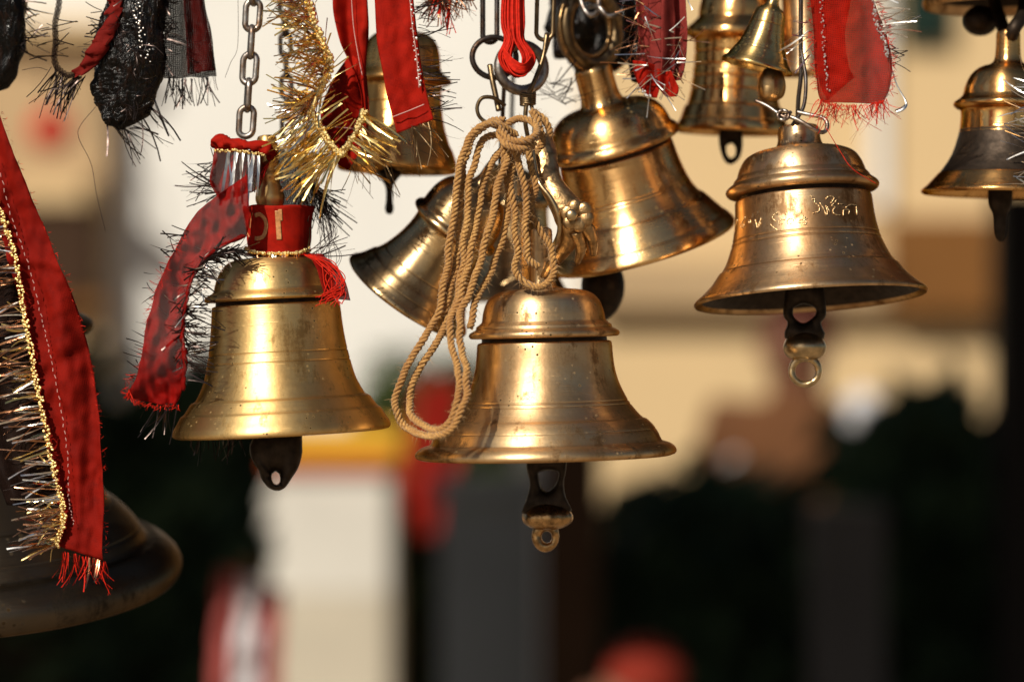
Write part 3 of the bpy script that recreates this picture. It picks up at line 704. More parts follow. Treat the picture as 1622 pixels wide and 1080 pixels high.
mk('clapper_shank', tube(path([(955, 360, .105), (952, 330, .1), (962, 250, .095)]), .004), M['clapper_dark'], cl)

# crown ring of the leaning bell, hangers of the rest
ck = P(934, 46, .075)
def ringpts(r_, dy, tilt_=R(38), sq_=1.1):
    return [ck+Vector((r_*math.sin(2*math.pi*i/44)*math.cos(tilt_), dy+r_*math.sin(2*math.pi*i/44)*math.sin(tilt_), -r_*sq_*math.cos(2*math.pi*i/44))) for i in range(44)]
mk('crown_ring', tube(ringpts(.0215, 0), [.0056*(1+.12*noise.noise(Vector((i*.5, 3, 0)))) for i in range(44)], 14, True, 1.1), M['old_wire'], tilt)
mk('crown_bead', tube(ringpts(.0168, -.005), .0013, 8, True), M['clapper_bronze'], tilt)
mk('crown_bead', tube(ringpts(.0255, -.0048), .0012, 8, True), M['clapper_bronze'], tilt)
hangwire(back, 640, 20, .095)
hangwire(ridged, 1168, -50, .14)
hangwire(small, 1229, -14, .02, M['steel'])
hangwire(corner, 1592, -255, .10)
hangwire(copper, 1266, -80, .125)
hangwire(dark, 792, 266, .045, tx=822)
hangwire(shade, 809, 246, .17, tx=822)
hangwire(big, -60, 300, .05, r=.005)
mk('hanger_hook', tube(path([(1592, 56, .055), (1600, 60, .055), (1604, 72, .055), (1600, 88, .055)]), .004, 8), M['clapper_dark'], edge)

# punched writing on the right bell
def on_surface(key, px, py, lift=.00012):
    t, b, geo, y = BELLS[key]
    if key not in BV: BV[key] = BVHTree.FromPolygons([WM[t] @ v for v in geo[0]], geo[1])
    o = Vector((0, CAM_Y, CAM_Z)); d = (P(px, py, 0)-o).normalized()
    h = BV[key].ray_cast(o, d)
    return None if h[0] is None else h[0]-d*lift
BV = {}
def q(pts): return [(1140+x/6.238, 290+yv/6.238) for x, yv in pts]
strokes = [[(118, 400), (128, 380), (140, 420), (172, 360), (165, 400), (148, 440), (145, 478)], [(120, 440), (150, 430)],
    [(252, 335), (222, 385), (204, 428), (222, 442), (238, 420), (225, 405)], [(285, 375), (300, 372), (298, 395), (284, 394), (285, 375)],
    [(345, 360), (358, 400), (370, 440), (405, 345)], [(372, 440), (388, 420), (405, 390)],
    [(570, 292), (528, 320), (520, 350), (545, 375), (550, 385)], [(495, 408), (530, 440), (570, 468)],
    [(585, 415), (580, 385), (600, 365), (632, 362), (640, 370)], [(600, 410), (618, 400)], [(672, 410), (665, 375), (690, 352), (720, 358), (725, 380)], [(690, 405), (712, 395)],
    [(820, 320), (840, 335), (832, 360), (860, 350)], [(785, 400), (785, 370), (810, 362), (845, 375), (850, 400), (830, 410), (810, 390)],
    [(890, 125), (915, 140)], [(905, 165), (935, 160), (935, 195), (965, 215), (985, 250), (970, 285), (945, 290)], [(915, 300), (928, 296)],
    [(985, 195), (1020, 250), (1050, 318), (1060, 280), (1045, 225)], [(1060, 235), (1085, 290)], [(1045, 160), (1065, 138), (1100, 132), (1125, 145), (1120, 165), (1095, 200)],
    [(1155, 165), (1120, 205), (1105, 225), (1140, 240), (1118, 262), (1120, 295), (1150, 315), (1188, 318)], [(1165, 208), (1215, 210)],
    [(1218, 325), (1222, 270), (1275, 268), (1270, 305)], [(1240, 245), (1285, 215), (1330, 220), (1348, 225)], [(1345, 230), (1352, 318)]]
g = []; g2_ = []
for st in strokes:
    pts = [on_surface('right', *p) for p in q(cr(st, len(st)*4))]
    pts = [p for p in pts if p is not None]
    if len(pts) < 3: continue
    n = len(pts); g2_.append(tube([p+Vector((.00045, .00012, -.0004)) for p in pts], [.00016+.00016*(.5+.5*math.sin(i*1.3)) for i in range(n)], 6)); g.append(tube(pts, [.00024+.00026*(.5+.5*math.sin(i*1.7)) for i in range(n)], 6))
mk('inscription', join(*g), M['punched'], right, label='punched handwriting in bright metal on the bell wall')
mk('inscription_dark_strokes', join(*g2_), M['clapper_dark'], right, kind='stuff')  # dark copies of the strokes, offset right and down

# ornate cast hook beside the rope
hk = empty('ornate_hook', P(890, 430, .03), label='cast brass hook shaped like an animal leg with a flower boss', cat='hook')
HY = -.024
mk('shank', tube(path([(858, 216, HY+.012), (861, 240, HY+.008), (865, 266, HY+.004), (872, 290, HY), (888, 316, HY-.004), (904, 342, HY-.004), (906, 372, HY), (892, 398, HY+.006), (876, 418, HY+.012), (862, 440, HY+.018)], n=50),
   [kk(0)*r for (r,) in cr([(16,), (21,), (20,), (19,), (22,), (27,), (20,), (13,), (10,), (8,)], 50)], 18, flat=.62), M['cast_brass'], hk)
mk('edge_bead', tube(path([(843, 236, HY-.004), (848, 268, HY-.006), (855, 292, HY-.010), (872, 314, HY-.012), (884, 340, HY-.012), (886, 366, HY-.008), (878, 388, HY-.002), (868, 408, HY+.006)], n=40), kk(0)*4.0, 8), M['clapper_brass'], hk)
bs = []
for i in range(6):
    a = 2*math.pi*i/6+.3; bs.append(ball(P(914+15*math.cos(a), 342+14*math.sin(a), HY-.0125), kk(0)*12, (1, .42, 1.05), 12, 8))
fb = mk('flower_boss', join(*bs), M['cast_brass'], hk)
mk('boss_stud', ball(P(905, 341, HY-.0175), kk(0)*9.5, (1, .6, 1), 14, 8), M['clapper_brass'], fb)
mk('claw', tube(path([(922, 352, HY-.006), (937, 376, HY-.002), (940, 404, HY+.006)]), [kk(0)*r for (r,) in cr([(13,), (10,), (5,)], 24)], 10), M['cast_brass'], hk)
mk('claw', tube(path([(912, 366, HY-.006), (920, 392, HY), (914, 416, HY+.008)]), [kk(0)*r for (r,) in cr([(12,), (9,), (5,)], 24)], 10), M['cast_brass'], hk)

# ------------------------------------------------------------------ chains, rings and wires
def oval(c, up, side, L, Wd, r, seg=10, n=28):
    """one welded link: long axis along up, width along side"""
    pts = []
    h = L/2-Wd/2
    for i in range(n):
        a = 2*math.pi*i/n; s = math.sin(a); cc = math.cos(a)
        pts.append(c+side*(Wd/2-r)*cc+up*((Wd/2-r)*s+(h if s >= 0 else -h)))
    return tube(pts, r, seg, True)
def chain(px, y, top, bot, pitch, L, Wd, r, mat, label, lean=0.0, first=0):
    k = kk(y); c0 = P(px, bot, y)
    t = empty('chain', c0, label=label, cat='chain', group='hanging chains')
    z = bot-L/2; i = first
    while z > top-pitch:
        tw = R(90) if i % 2 else 0
        tw += R(14)*math.sin(i*2.3)
        side = Vector((math.cos(tw), math.sin(tw), 0))
        c = P(px+lean*(bot-z), z, y)
        mk('link', oval(c, Vector((lean, 0, 1)).normalized(), side, L*k, Wd*k, r*k), mat, t)
        z -= pitch; i += 1
    return t
chain(389, 0.0, BPX, 222, 42, 57, 33, 5.2, M['steel'], 'grey steel chain of oval links holding the left bell', lean=.06)
chain(456, .07, BPX, 226, 33, 44, 24, 3.8, M['iron'], 'thin dark chain beside the gold tinsel', lean=-.02)
lc = empty('chain', P(775, 72, .02), label='black chain of long narrow links beside the red thread', cat='chain', group='hanging chains')
for i in range(5):
    z = 72-62-i*112; sd_ = Vector((1, .15, 0)).normalized() if i % 2 == 0 else Vector((.2, 1, 0)).normalized()
    mk('link', oval(P(776, z, .02), Vector((0, 0, 1)), sd_, 126*S, 32*S, 4.3*S), M['iron'], lc)
def torus(cx, cyy, y, rx, ry, r, tw=0.0, seg=10, n=40):
    c = P(cx, cyy, y); k = kk(y)
    return tube([c+Vector((rx*k*math.cos(2*math.pi*i/n)*math.cos(tw), rx*k*math.cos(2*math.pi*i/n)*math.sin(tw), ry*k*math.sin(2*math.pi*i/n))) for i in range(n)], r*k, seg, True)
mk('iron_ring', torus(783, 92, .015, 36, 32, 4.6, R(15)), M['iron'], label='dark iron ring linked to the long black chain', cat='ring')
mk('steel_ring', torus(826, 108, .012, 38, 36, 8.5, R(20)), M['steel'], label='heavy dark steel ring below the red thread hank', cat='ring')
wh = empty('wire_hook', P(832, 215, .0), label='old brass wire twisted into long loops above the rope knot', cat='wire')
mk('wire_loop', oval(P(864, -2, .005), Vector((.03, 0, 1)).normalized(), Vector((1, .1, 0)).normalized(), 140*S, 34*S, 3.6*S), M['old_wire'], wh)
mk('wire_run', tube(path([(866, 54, .004), (860, 92, 0), (846, 130, -.004), (836, 152, -.006), (832, 190, -.006), (836, 218, -.004)]), 3.6*S, 8), M['old_wire'], wh)
mk('wire_run', tube(path([(874, 52, .008), (856, 104, .006), (840, 150, .002), (846, 186, 0), (846, 214, .002)]), 3.2*S, 8), M['old_wire'], wh)
co = []
for i in range(70):
    a = i*.52; co.append(P(836+11*math.cos(a), 148+i*.28, -.003+.0042*math.sin(a)))
mk('wire_coil', tube(co, 2.6*S, 8), M['old_wire'], wh)
mk('wire_loop', tube(path([(800, 168, .0), (782, 156, -.004), (764, 156, -.006), (756, 170, -.006), (760, 186, -.006), (776, 198, -.004), (796, 206, 0)]), 3.2*S, 8), M['old_wire'], wh)
mk('wire_run', tube(path([(776, 104, .008), (780, 128, .004), (786, 156, .002), (790, 176, .0)]), 4.5*S, 8), M['old_wire'], wh)
sc_ = empty('chain', P(955, 30, .055), label='bright steel links through the crown ring of the leaning bell', cat='chain', group='hanging chains')
mk('link', tube(path([(916, -20, .055), (922, 8, .052), (932, 24, .05), (944, 22, .052), (948, 4, .056), (944, -20, .06)]), 4.4*S, 8), M['steel'], sc_)
mk('link', tube(path([(934, 12, .06), (948, 12, .048), (962, 26, .046), (980, 22, .048), (996, 8, .05), (1004, -20, .055)]), 4.2*S, 8), M['steel'], sc_)
for i_, (yy_, tw__) in enumerate(((-14, .9), (-52, .1), (-92, 1.3))):
    mk('link', oval(P(902+3*i_, yy_, .06), Vector((.1, 0, 1)).normalized(), Vector((math.cos(tw__), math.sin(tw__), 0)), 62*S, 36*S, 5.5*S), M['iron'], sc_)
hangs = tube([P(930, -18, .056), Vector((P(930, 0, .056).x, .1, BAR))], .0016, 6)
mk('hanger_wire', hangs, M['steel'], sc_)
# wire holding the right bell
tw = empty('tie_wire', P(1266, 205, .0), label='grey steel wire loop knotted on the neck of the right bell', cat='wire')
mk('wire_loop', tube(path([(1240, 182, -.008), (1262, 190, -.012), (1290, 206, -.014), (1304, 210, -.012), (1310, 200, -.010), (1304, 188, -.008), (1280, 182, -.006), (1262, 178, -.004)]), 3.4*S, 8), M['steel'], tw)
mk('wire_run', tube(path([(1196, 160, -.002), (1214, 168, -.006), (1232, 180, -.009), (1244, 186, -.011), (1252, 178, -.008)]), 3.0*S, 8), M['steel'], tw)
mk('knot', tube([P(1240+9*math.cos(a*.6), 183+8*math.sin(a*.6), -.010+.002*math.sin(a)) for a in range(32)], 2.6*S, 6), M['steel'], tw)
mk('wire_run', tube(path([(1262, 215, .012), (1264, 160, .008), (1268, 120, .006), (1268, 60, .005), (1268, -20, .004)])+[Vector((P(1268, 0, .004).x, 0, BAR-.012))], 3.6*S, 8), M['iron'], tw)
mk('wire_run', tube(path([(1254, 200, -.002), (1272, 170, -.004), (1276, 130, -.002), (1272, 100, .002), (1268, 80, .004)]), 3.0*S, 8), M['iron'], tw)

# ------------------------------------------------------------------ jute rope
rp = empty('jute_rope', P(690, 690, -.05), label='hank of twisted jute rope looped over the centre', cat='rope')
def rope(pts, y=None, rad=5.6, pitch=21.0, ph=0.0):
    k = S
    p = even([P(*q_) for q_ in cr([(a[0], a[1], a[2]) for a in pts], len(pts)*12)], 2.2*k)
    p = [v+Vector((noise.noise(v*75+Vector((ph, 0, 0))), .4*noise.noise(v*75+Vector((0, ph, 5))), .3*noise.noise(v*75)))*(5.5*k) for v in p]
    pp, T, U = frames(p); gs = []
    for ply in range(3):
        line = []
        for i in range(len(pp)):
            a = 2*math.pi*(i*2.2/pitch+ply/3)+ph+2.4*noise.noise(pp[i]*70); w = T[i].cross(U[i])
            jr = 1+.12*noise.noise(pp[i]*420+Vector((ply, 0, 0)))
            line.append(pp[i]+(U[i]*math.cos(a)+w*math.sin(a))*(rad*.62*k*jr))
        gs.append(tube(line, [rad*.47*k*(1+.30*noise.noise(v*420)) for v in line], 7))
    return join(*gs), pp
FUZZ = []
def fuzz(pp, n, ln=14):
    for _ in range(n):
        i = random.randrange(len(pp)); p = pp[i]; d = Vector((random.gauss(0, 1), random.gauss(-.2, .7), random.gauss(0, 1))).normalized()
        L = random.uniform(.4, 1.3)*ln*S; e = d.orthogonal().normalized()*L*random.uniform(-.4, .4); b_ = Vector((0, 0, -L*.25))
        FUZZ.append(tube([p+d*3*S, p+d*(3*S+L*.5)+e*.4, p+d*(3*S+L)+e+b_], [.00011, .00009, .00004], 3))
runs = [
    [(820, 214, -.03), (790, 196, -.04), (758, 204, -.046), (736, 240, -.048), (724, 300, -.048), (714, 370, -.05), (706, 440, -.05), (690, 500, -.052), (660, 556, -.056), (634, 604, -.056), (628, 646, -.056), (645, 678, -.058), (688, 690, -.085), (722, 672, -.092), (738, 622, -.085), (736, 566, -.072), (726, 522, -.062), (738, 476, -.055), (760, 420, -.05), (778, 340, -.046), (796, 270, -.04), (812, 226, -.032)],
    [(818, 222, -.026), (786, 214, -.034), (762, 226, -.04), (748, 270, -.044), (738, 340, -.045), (732, 420, -.046), (716, 498, -.05), (688, 548, -.052), (658, 598, -.052), (648, 638, -.053), (660, 668, -.066), (694, 680, -.084), (718, 656, -.084), (727, 612, -.078), (718, 560, -.066), (714, 518, -.058), (728, 470, -.052), (744, 410, -.046), (756, 340, -.04), (772, 270, -.034), (800, 228, -.028)],
    [(824, 226, -.03), (812, 280, -.034), (816, 340, -.036), (818, 390, -.036), (816, 424, -.036), (832, 450, -.036), (856, 454, -.036), (874, 434, -.034), (872, 400, -.032), (856, 366, -.032), (842, 330, -.034), (848, 290, -.034), (838, 244, -.032), (826, 220, -.028)],
    [(808, 224, -.038), (822, 262, -.042), (834, 320, -.042), (830, 370, -.042), (838, 408, -.04), (852, 424, -.038)],
    [(798, 230, -.034), (804, 300, -.034), (796, 370, -.038), (778, 430, -.042), (756, 476, -.05), (744, 520, -.058)],
    [(846, 178, -.012), (862, 190, -.014), (870, 214, -.014), (866, 240, -.008)],
    [(840, 176, -.016), (854, 196, -.02), (858, 226, -.02), (846, 248, -.022), (828, 240, -.028)],
    [(800, 190, -.034), (776, 194, -.03), (752, 216, -.034), (734, 264, -.04), (728, 340, -.042), (722, 420, -.044), (704, 496, -.048)],
    [(790, 204, -.044), (806, 220, -.05), (828, 224, -.05), (846, 214, -.044), (850, 200, -.034), (838, 190, -.03), (812, 190, -.03), (792, 206, -.036), (800, 228, -.05), (826, 236, -.05), (846, 230, -.04)],
]
for i, r_ in enumerate(runs):
    gm, pp = rope(r_, ph=i*1.3)
    mk('rope_strand', gm, M['jute'], rp); fuzz(pp, 140 if len(r_) < 12 else 620, 11)
mk('loose_fibres', join(*FUZZ), M['fibre'], rp, kind='stuff')

# ------------------------------------------------------------------ tinsel, trims, ribbons
def tinsel(pts, n, ang, spread, lmin, lmax, y=0.0, ysp=.5, w=1.7, curl=.25, seed=0, droop=0.0):
    """foil strips standing off a line of photograph pixels; ang is degrees, 0 right, 90 up"""
    rnd = random.Random(seed); line = cr([(p[0], p[1], p[2] if len(p) > 2 else y) for p in pts], max(2, len(pts))*10); V, F = [], []
    for _ in range(n):
        c = line[rnd.randrange(len(line))]; k = kk(c[2]); p = P(c[0]+rnd.uniform(-2, 2), c[1]+rnd.uniform(-2, 2), c[2])
        a0 = ang if not isinstance(ang, (list, tuple)) else rnd.choice(ang)
        a = R(a0+rnd.gauss(0, spread)); d = Vector((math.cos(a), rnd.gauss(-.1, ysp), math.sin(a))).normalized()
        L = rnd.uniform(lmin, lmax)*k; side = d.cross(Vector((rnd.gauss(0, .5), 1, rnd.gauss(0, .5)))).normalized()
        nn = d.cross(side); cv = rnd.gauss(0, curl); cs = rnd.gauss(0, curl); ww = w*k*.5*rnd.uniform(.6, 1.25); tw_ = rnd.uniform(-1.2, 1.2); t0 = rnd.uniform(0, 3.14)
        m = 5; b0 = len(V)
        for j in range(m):
            s = j/(m-1); e = side*math.cos(t0+tw_*s)+nn*math.sin(t0+tw_*s)
            cpt = p+d*(L*s)+nn*(cv*L*s*s)+side*(cs*L*s*s)+Vector((0, 0, -droop*L*s*s))
            th = d.cross(e)*.00004
            V += [cpt-e*ww, cpt+e*ww]
        for j in range(m-1):
            q_ = b0+2*j; F.append((q_, q_+1, q_+3, q_+2))
    return V, F
def beads(pts, n, r, y=0.0, jit=3.0, seed=0):
    rnd = random.Random(seed); line = cr([(p[0], p[1], p[2] if len(p) > 2 else y) for p in pts], 240); gs = []
    for i in range(n):
        c = line[int(i/n*239)]; gs.append(ball(P(c[0]+rnd.uniform(-jit, jit), c[1]+rnd.uniform(-2, 2), c[2]+rnd.uniform(-.001, .0005)), r*kk(c[2])*rnd.uniform(.6, 1.25), (1, .8, rnd.uniform(.6, 1.3)), 6, 4))
    return join(*gs)
def wrinkle(g, a=.0018, f=170, sd=0.0):
    v = [p+Vector((1, .8, .8))*(a*noise.noise(p*f+Vector((sd, 0, 0)))+.5*a*noise.noise(Vector((p.x*f*3, p.y*f*3, p.z*f))+Vector((sd, 3, 0)))) for p in g[0]]
    return v, g[1], [(p.x+p.y, p.z) for p in v]
def thread(pts, r, y=0.0): return tube(path(pts, y), r*S, 5)
def T(o, name, geo, mat): return mk(name, geo, M[mat], o, False, kind='stuff')

# big red ribbon at the left edge
lr = empty('red_ribbon', P(150, 930, -.05), label='long red satin ribbon with gold tinsel edge at the far left', cat='ribbon')
o = mk('ribbon_cloth', cloth([(-60, 60), (-46, 200), (-14, 320), (18, 420), (40, 520), (58, 620), (76, 720), (92, 800), (86, 862)], [(-24, 90), (2, 180), (42, 290), (84, 390), (122, 490), (146, 590), (160, 690), (165, 790), (166, 888)], -.05, 30, 150, .0022, 1.3, 1.1, .0045, 2.0, lambda u, v: -.003*math.exp(-((v-.36-.05*u)/.012)**2)+.003*math.exp(-((v-.6+.03*u)/.016)**2)), M['red_deep'], lr); thick(o)
mk('cord', tube([P(-42, 76, -.05), P(-60, -100, -.03), Vector((P(-70, 0, 0).x, 0, BAR-.012))], .004, 8), M['red_deep'], lr)
mk('stitching', join(*[thread([(a, b, -.0545), (c, d, -.0545)], .65) for (a, b), (c, d) in list(zip([(x, y_) for x, y_, _ in cr([(-4, 250, 0), (18, 340, 0), (46, 420, 0), (66, 500, 0), (80, 560, 0), (96, 640, 0), (108, 720, 0), (110, 790, 0), (118, 830, 0)], 120)][0::1], [(x+1.5*math.sin(i*2), y_) for i, (x, y_, _) in enumerate(cr([(-4, 250, 0), (18, 340, 0), (46, 420, 0), (66, 500, 0), (80, 560, 0), (96, 640, 0), (108, 720, 0), (110, 790, 0), (118, 830, 0)], 120))][1:]))[::2]]), M['thread_white'], lr, kind='stuff')
gl = [(-30, 270, -.053), (6, 345, -.054), (26, 420, -.054), (40, 500, -.054), (54, 580, -.054), (66, 640, -.054), (82, 720, -.054), (98, 790, -.054), (100, 830, -.054), (88, 866, -.053)]
T(lr, 'gold_braid', join(beads(gl, 460, 2.7, jit=4.5, seed=1)), 'gold_foil')
T(lr, 'tinsel_fringe', tinsel(gl, 150, 186, 13, 30, 84, ysp=.3, w=2.4, curl=.12, seed=2, droop=.08), 'copper_foil')
T(lr, 'silver_tinsel', tinsel(gl, 90, 186, 11, 30, 84, ysp=.25, w=2.6, curl=.1, seed=3, droop=.06), 'silver_foil')
T(lr, 'gold_tinsel', tinsel(gl[3:], 70, 195, 18, 20, 60, ysp=.3, w=2.6, seed=13), 'gold_foil')
T(lr, 'frayed_end', tinsel([(100, 872, -.05), (166, 888, -.05)], 46, 275, 8, 20, 56, ysp=.1, w=1.6, seed=4), 'thread_red')
T(lr, 'frayed_edge', tinsel([(2, 180, -.05), (42, 290, -.05), (84, 390, -.05), (122, 490, -.05), (146, 590, -.05), (160, 690, -.05), (165, 790, -.05), (166, 880, -.05)], 150, [0, 330], 30, 2, 8, ysp=.4, w=.8, curl=.5, seed=6), 'thread_red')
T(lr, 'tassel', tinsel([(140, 880, -.051), (160, 886, -.051)], 8, 272, 8, 20, 48, ysp=.1, w=2.4, seed=5), 'copper_foil')
o = mk('ribbon_lining', cloth([(-70, 120), (-64, 300), (-58, 420), (-50, 560), (-30, 700), (10, 800)], [(-20, 200), (0, 320), (24, 430), (46, 560), (72, 700), (90, 800)], -.044, 18, 60, .002, 2, .5, .004, 5.0), M['black_gauze'], lr); thick(o)

# left bell: collar, scarf, knot
cn = empty('cloth_collar', P(442, 404, 0), label='red cloth band with gold print tied round the left bell neck', cat='collar')
def ringcloth(cx, prof, y, seed, seg=96, wr=.03):
    k = kk(y); V, F, UV = [], [], []
    c = P(cx, 0, y)
    rows = cr(prof, 26)
    for (r, py) in rows:
        for s in range(seg):
            a = 2*math.pi*s/seg; rr = r*(1+wr*noise.noise(Vector((math.cos(a)*2.2+seed, math.sin(a)*2.2, py*.03)))+wr*.5*noise.noise(Vector((math.cos(a)*7, math.sin(a)*7, py*.012+seed))))
            p = P(cx, py+3*noise.noise(Vector((math.cos(a)*1.5, math.sin(a)*1.5, seed+9)))*max(0, (360-py)/30), y)
            V.append(Vector((p.x+rr*k*math.cos(a), y+rr*k*math.sin(a), p.z))); UV.append((a*r*k, py*k))
    n = len(rows)
    for i in range(n-1):
        for s in range(seg):
            a = i*seg+s; b_ = i*seg+(s+1) % seg; F.append((a, a+seg, b_+seg, b_))
    return V, F, UV
cg = ringcloth(442, [(30, 336), (46, 330), (56, 328), (54, 340), (51, 360), (50, 380), (48, 398), (52, 406)], 0, 3.0)
o = mk('band', cg, M['red_cotton'], cn); thick(o, .0005)
bvc = BVHTree.FromPolygons(cg[0], cg[1])
def on_c(px, py):
    oo = Vector((0, CAM_Y, CAM_Z)); d = (P(px, py, 0)-oo).normalized(); h = bvc.ray_cast(oo, d)
    return None if h[0] is None else h[0]-d*.0005
gs = []
for st, wd in (([(404, 342), (412, 340), (420, 348), (422, 360), (418, 374), (410, 378), (404, 378)], 3.4), ([(396, 340), (394, 352), (392, 364), (396, 376)], 1.6), ([(401, 338), (398, 350), (397, 362)], 1.0), ([(440, 334), (441, 350), (442, 366), (443, 380)], 4.2), ([(444, 332), (445, 350)], 3.2)):
    pts = [on_c(*p) for p in cr(st, 24)]; pts = [p for p in pts if p is not None]
    gs.append(tube(pts, wd*S, 8, flat=.08))
mk('printed_marks', join(*gs), M['print_gold'], cn)
T(cn, 'gold_trim', beads([(390, 394, -.013), (404, 400, -.019), (440, 402, -.0215), (474, 400, -.019), (492, 394, -.013)], 130, 2.6, jit=2, seed=21), 'gold_foil')
T(cn, 'tinsel_fringe', tinsel([(404, 402, -.02), (440, 404, -.022), (476, 402, -.02)], 34, 266, 22, 20, 46, ysp=.35, w=1.5, seed=22), 'copper_foil')
T(cn, 'silver_tinsel', tinsel([(420, 402, -.022), (456, 404, -.022)], 10, 262, 14, 16, 40, ysp=.3, w=2.2, seed=23), 'silver_foil')
T(cn, 'stray_tinsel', tinsel([(484, 398, -.016), (500, 410, -.014)], 12, 20, 28, 30, 80, ysp=.3, w=1.9, curl=.13, seed=24), 'dark_foil')
o = mk('gauze_flap', cloth([(488, 402, -.022), (500, 424, -.034), (508, 450, -.040), (516, 472, -.043)], [(510, 402, -.016), (534, 424, -.024), (548, 448, -.03), (556, 476, -.032)], -.03, 18, 30, .001, 2, .5, .003, 7.7), M['red_gauze'], cn); thick(o, .0003)
T(cn, 'red_threads', join(*[thread([(490+random.uniform(-8, 8), 404, -.024), (520+random.uniform(-15, 15), 425+random.uniform(-8, 8), -.036), (535+random.uniform(-20, 12), 455+random.uniform(-14, 14), -.042), (528+random.uniform(-30, 22), 476+random.uniform(-10, 10), -.044)], .8) for _ in range(16)]), 'thread_red')

sf = empty('gauze_scarf', P(250, 640, -.03), label='red gauze scarf with dark tinsel edges draped left of the left bell', cat='scarf')
o = mk('scarf_cloth', cloth([(392, 276), (356, 300), (318, 336), (284, 380), (258, 430), (240, 490), (230, 550), (216, 600), (196, 630)], [(396, 340), (388, 376), (346, 392), (316, 416), (298, 460), (290, 520), (292, 580), (290, 620), (276, 644)], -.036, 44, 130, .002, 1.2, .8, .011, 1.0), M['red_gauze'], sf); thick(o, .0003)
mk('scarf_hem', wrinkle(tube(path([(390, 372, -.04), (346, 394, -.042), (314, 422, -.043), (298, 466, -.044), (290, 520, -.044), (294, 570, -.044), (290, 618, -.042)], n=60), [S*(3.2+1.5*noise.noise(Vector((i*.3, 0, 0)))) for i in range(60)], 10), .0014, 260), M['red_gauze'], sf)
T(sf, 'dark_tinsel', tinsel([(380, 396, -.04), (340, 404, -.042), (316, 424, -.043), (300, 466, -.043), (292, 520, -.043), (292, 580, -.042)], 300, [340, 10, 200, 350], 26, 14, 46, ysp=.5, w=2.3, curl=.13, seed=31), 'dark_foil')
T(sf, 'outer_tinsel', tinsel([(300, 366, -.036), (262, 426, -.036), (240, 490, -.036), (230, 560, -.036), (214, 610, -.036)], 34, 165, 22, 10, 40, ysp=.4, w=2.2, curl=.13, seed=32), 'dark_foil')
T(sf, 'frayed_edge', tinsel([(300, 360, -.037), (262, 426, -.037), (240, 490, -.037), (230, 560, -.037), (204, 622, -.037), (240, 640, -.037), (282, 642, -.037)], 240, [180, 230, 270], 30, 4, 14, ysp=.4, w=1.0, curl=.5, seed=37), 'thread_red')
T(sf, 'silver_tinsel', tinsel([(330, 420, -.045), (300, 470, -.046), (290, 560, -.046)], 16, [330, 215, 350], 20, 20, 46, ysp=.4, w=2.2, seed=33), 'silver_foil')
T(sf, 'hem_tinsel', tinsel([(230, 640, -.036), (280, 640, -.036)], 18, 262, 18, 24, 70, ysp=.4, w=2.0, curl=.13, seed=34), 'dark_foil')
T(sf, 'trailing_tinsel', tinsel([(300, 690, -.01), (380, 692, -.012)], 26, 268, 14, 16, 48, ysp=.3, w=1.9, curl=.13, seed=35), 'dark_foil')
T(sf, 'bell_tinsel', tinsel([(322, 470, -.045), (306, 540, -.05), (300, 600, -.052)], 30, [0, 350], 14, 24, 52, ysp=.2, w=2.0, curl=.13, seed=36), 'dark_foil')
kn = empty('cloth_knot', P(385, 330, -.01), label='knotted red cloth with silver tinsel above the left bell', cat='cloth')
mk('roll', wrinkle(tube(path([(344, 222, -.012), (352, 226, -.018), (372, 232, -.022), (400, 232, -.022), (422, 238, -.02), (434, 248, -.012)], n=40), [S*r*(1+.15*noise.noise(Vector((i*.4, 2, 0)))) for i, (r,) in enumerate(cr([(8,), (12,), (9,), (8,), (9,), (6,)], 40))], 20), .0026, 190), M['red_cotton'], kn)
o = mk('flap', cloth([(342, 236), (338, 260), (334, 290), (352, 320)], [(436, 240), (428, 262), (420, 280), (412, 300)], -.016, 26, 34, .004, 3, .4, .004, 3.3), M['red_gauze'], kn); thick(o)
o = mk('flap_back', cloth([(430, 236), (440, 262), (436, 300), (446, 330)], [(486, 240), (500, 270), (504, 300), (498, 330)], .012, 20, 30, .004, 2, .4, .004, 5.3), M['black_gauze'], kn); thick(o)
T(kn, 'silver_strips', tinsel([(362, 240, -.026), (414, 246, -.026)], 13, 268, 7, 60, 90, ysp=.03, w=5.0, curl=.05, seed=41), 'silver_foil')
T(kn, 'gold_trim', beads([(340, 240, -.022), (380, 240, -.026), (420, 246, -.024)], 60, 2.2, jit=2, seed=42), 'gold_foil')
T(kn, 'dark_tinsel', tinsel([(346, 250, -.016), (340, 290, -.016), (350, 310, -.014)], 44, 195, 30, 24, 66, ysp=.5, w=2.0, curl=.13, seed=43), 'dark_foil')
T(kn, 'dark_tinsel', tinsel([(470, 280, .0), (505, 300, .0), (510, 330, .004)], 90, [280, 300, 320], 22, 20, 66, ysp=.4, w=2.2, curl=.13, seed=44, droop=.2), 'dark_foil')
T(kn, 'stray_threads', join(*[thread([(480+random.uniform(-10, 30), 320, 0), (515+random.uniform(-15, 20), 365, -.01), (520+random.uniform(-20, 30), 405, -.015), (528+random.uniform(-20, 12), 430+random.uniform(-10, 20), -.02)], .45) for _ in range(14)]), 'hair')

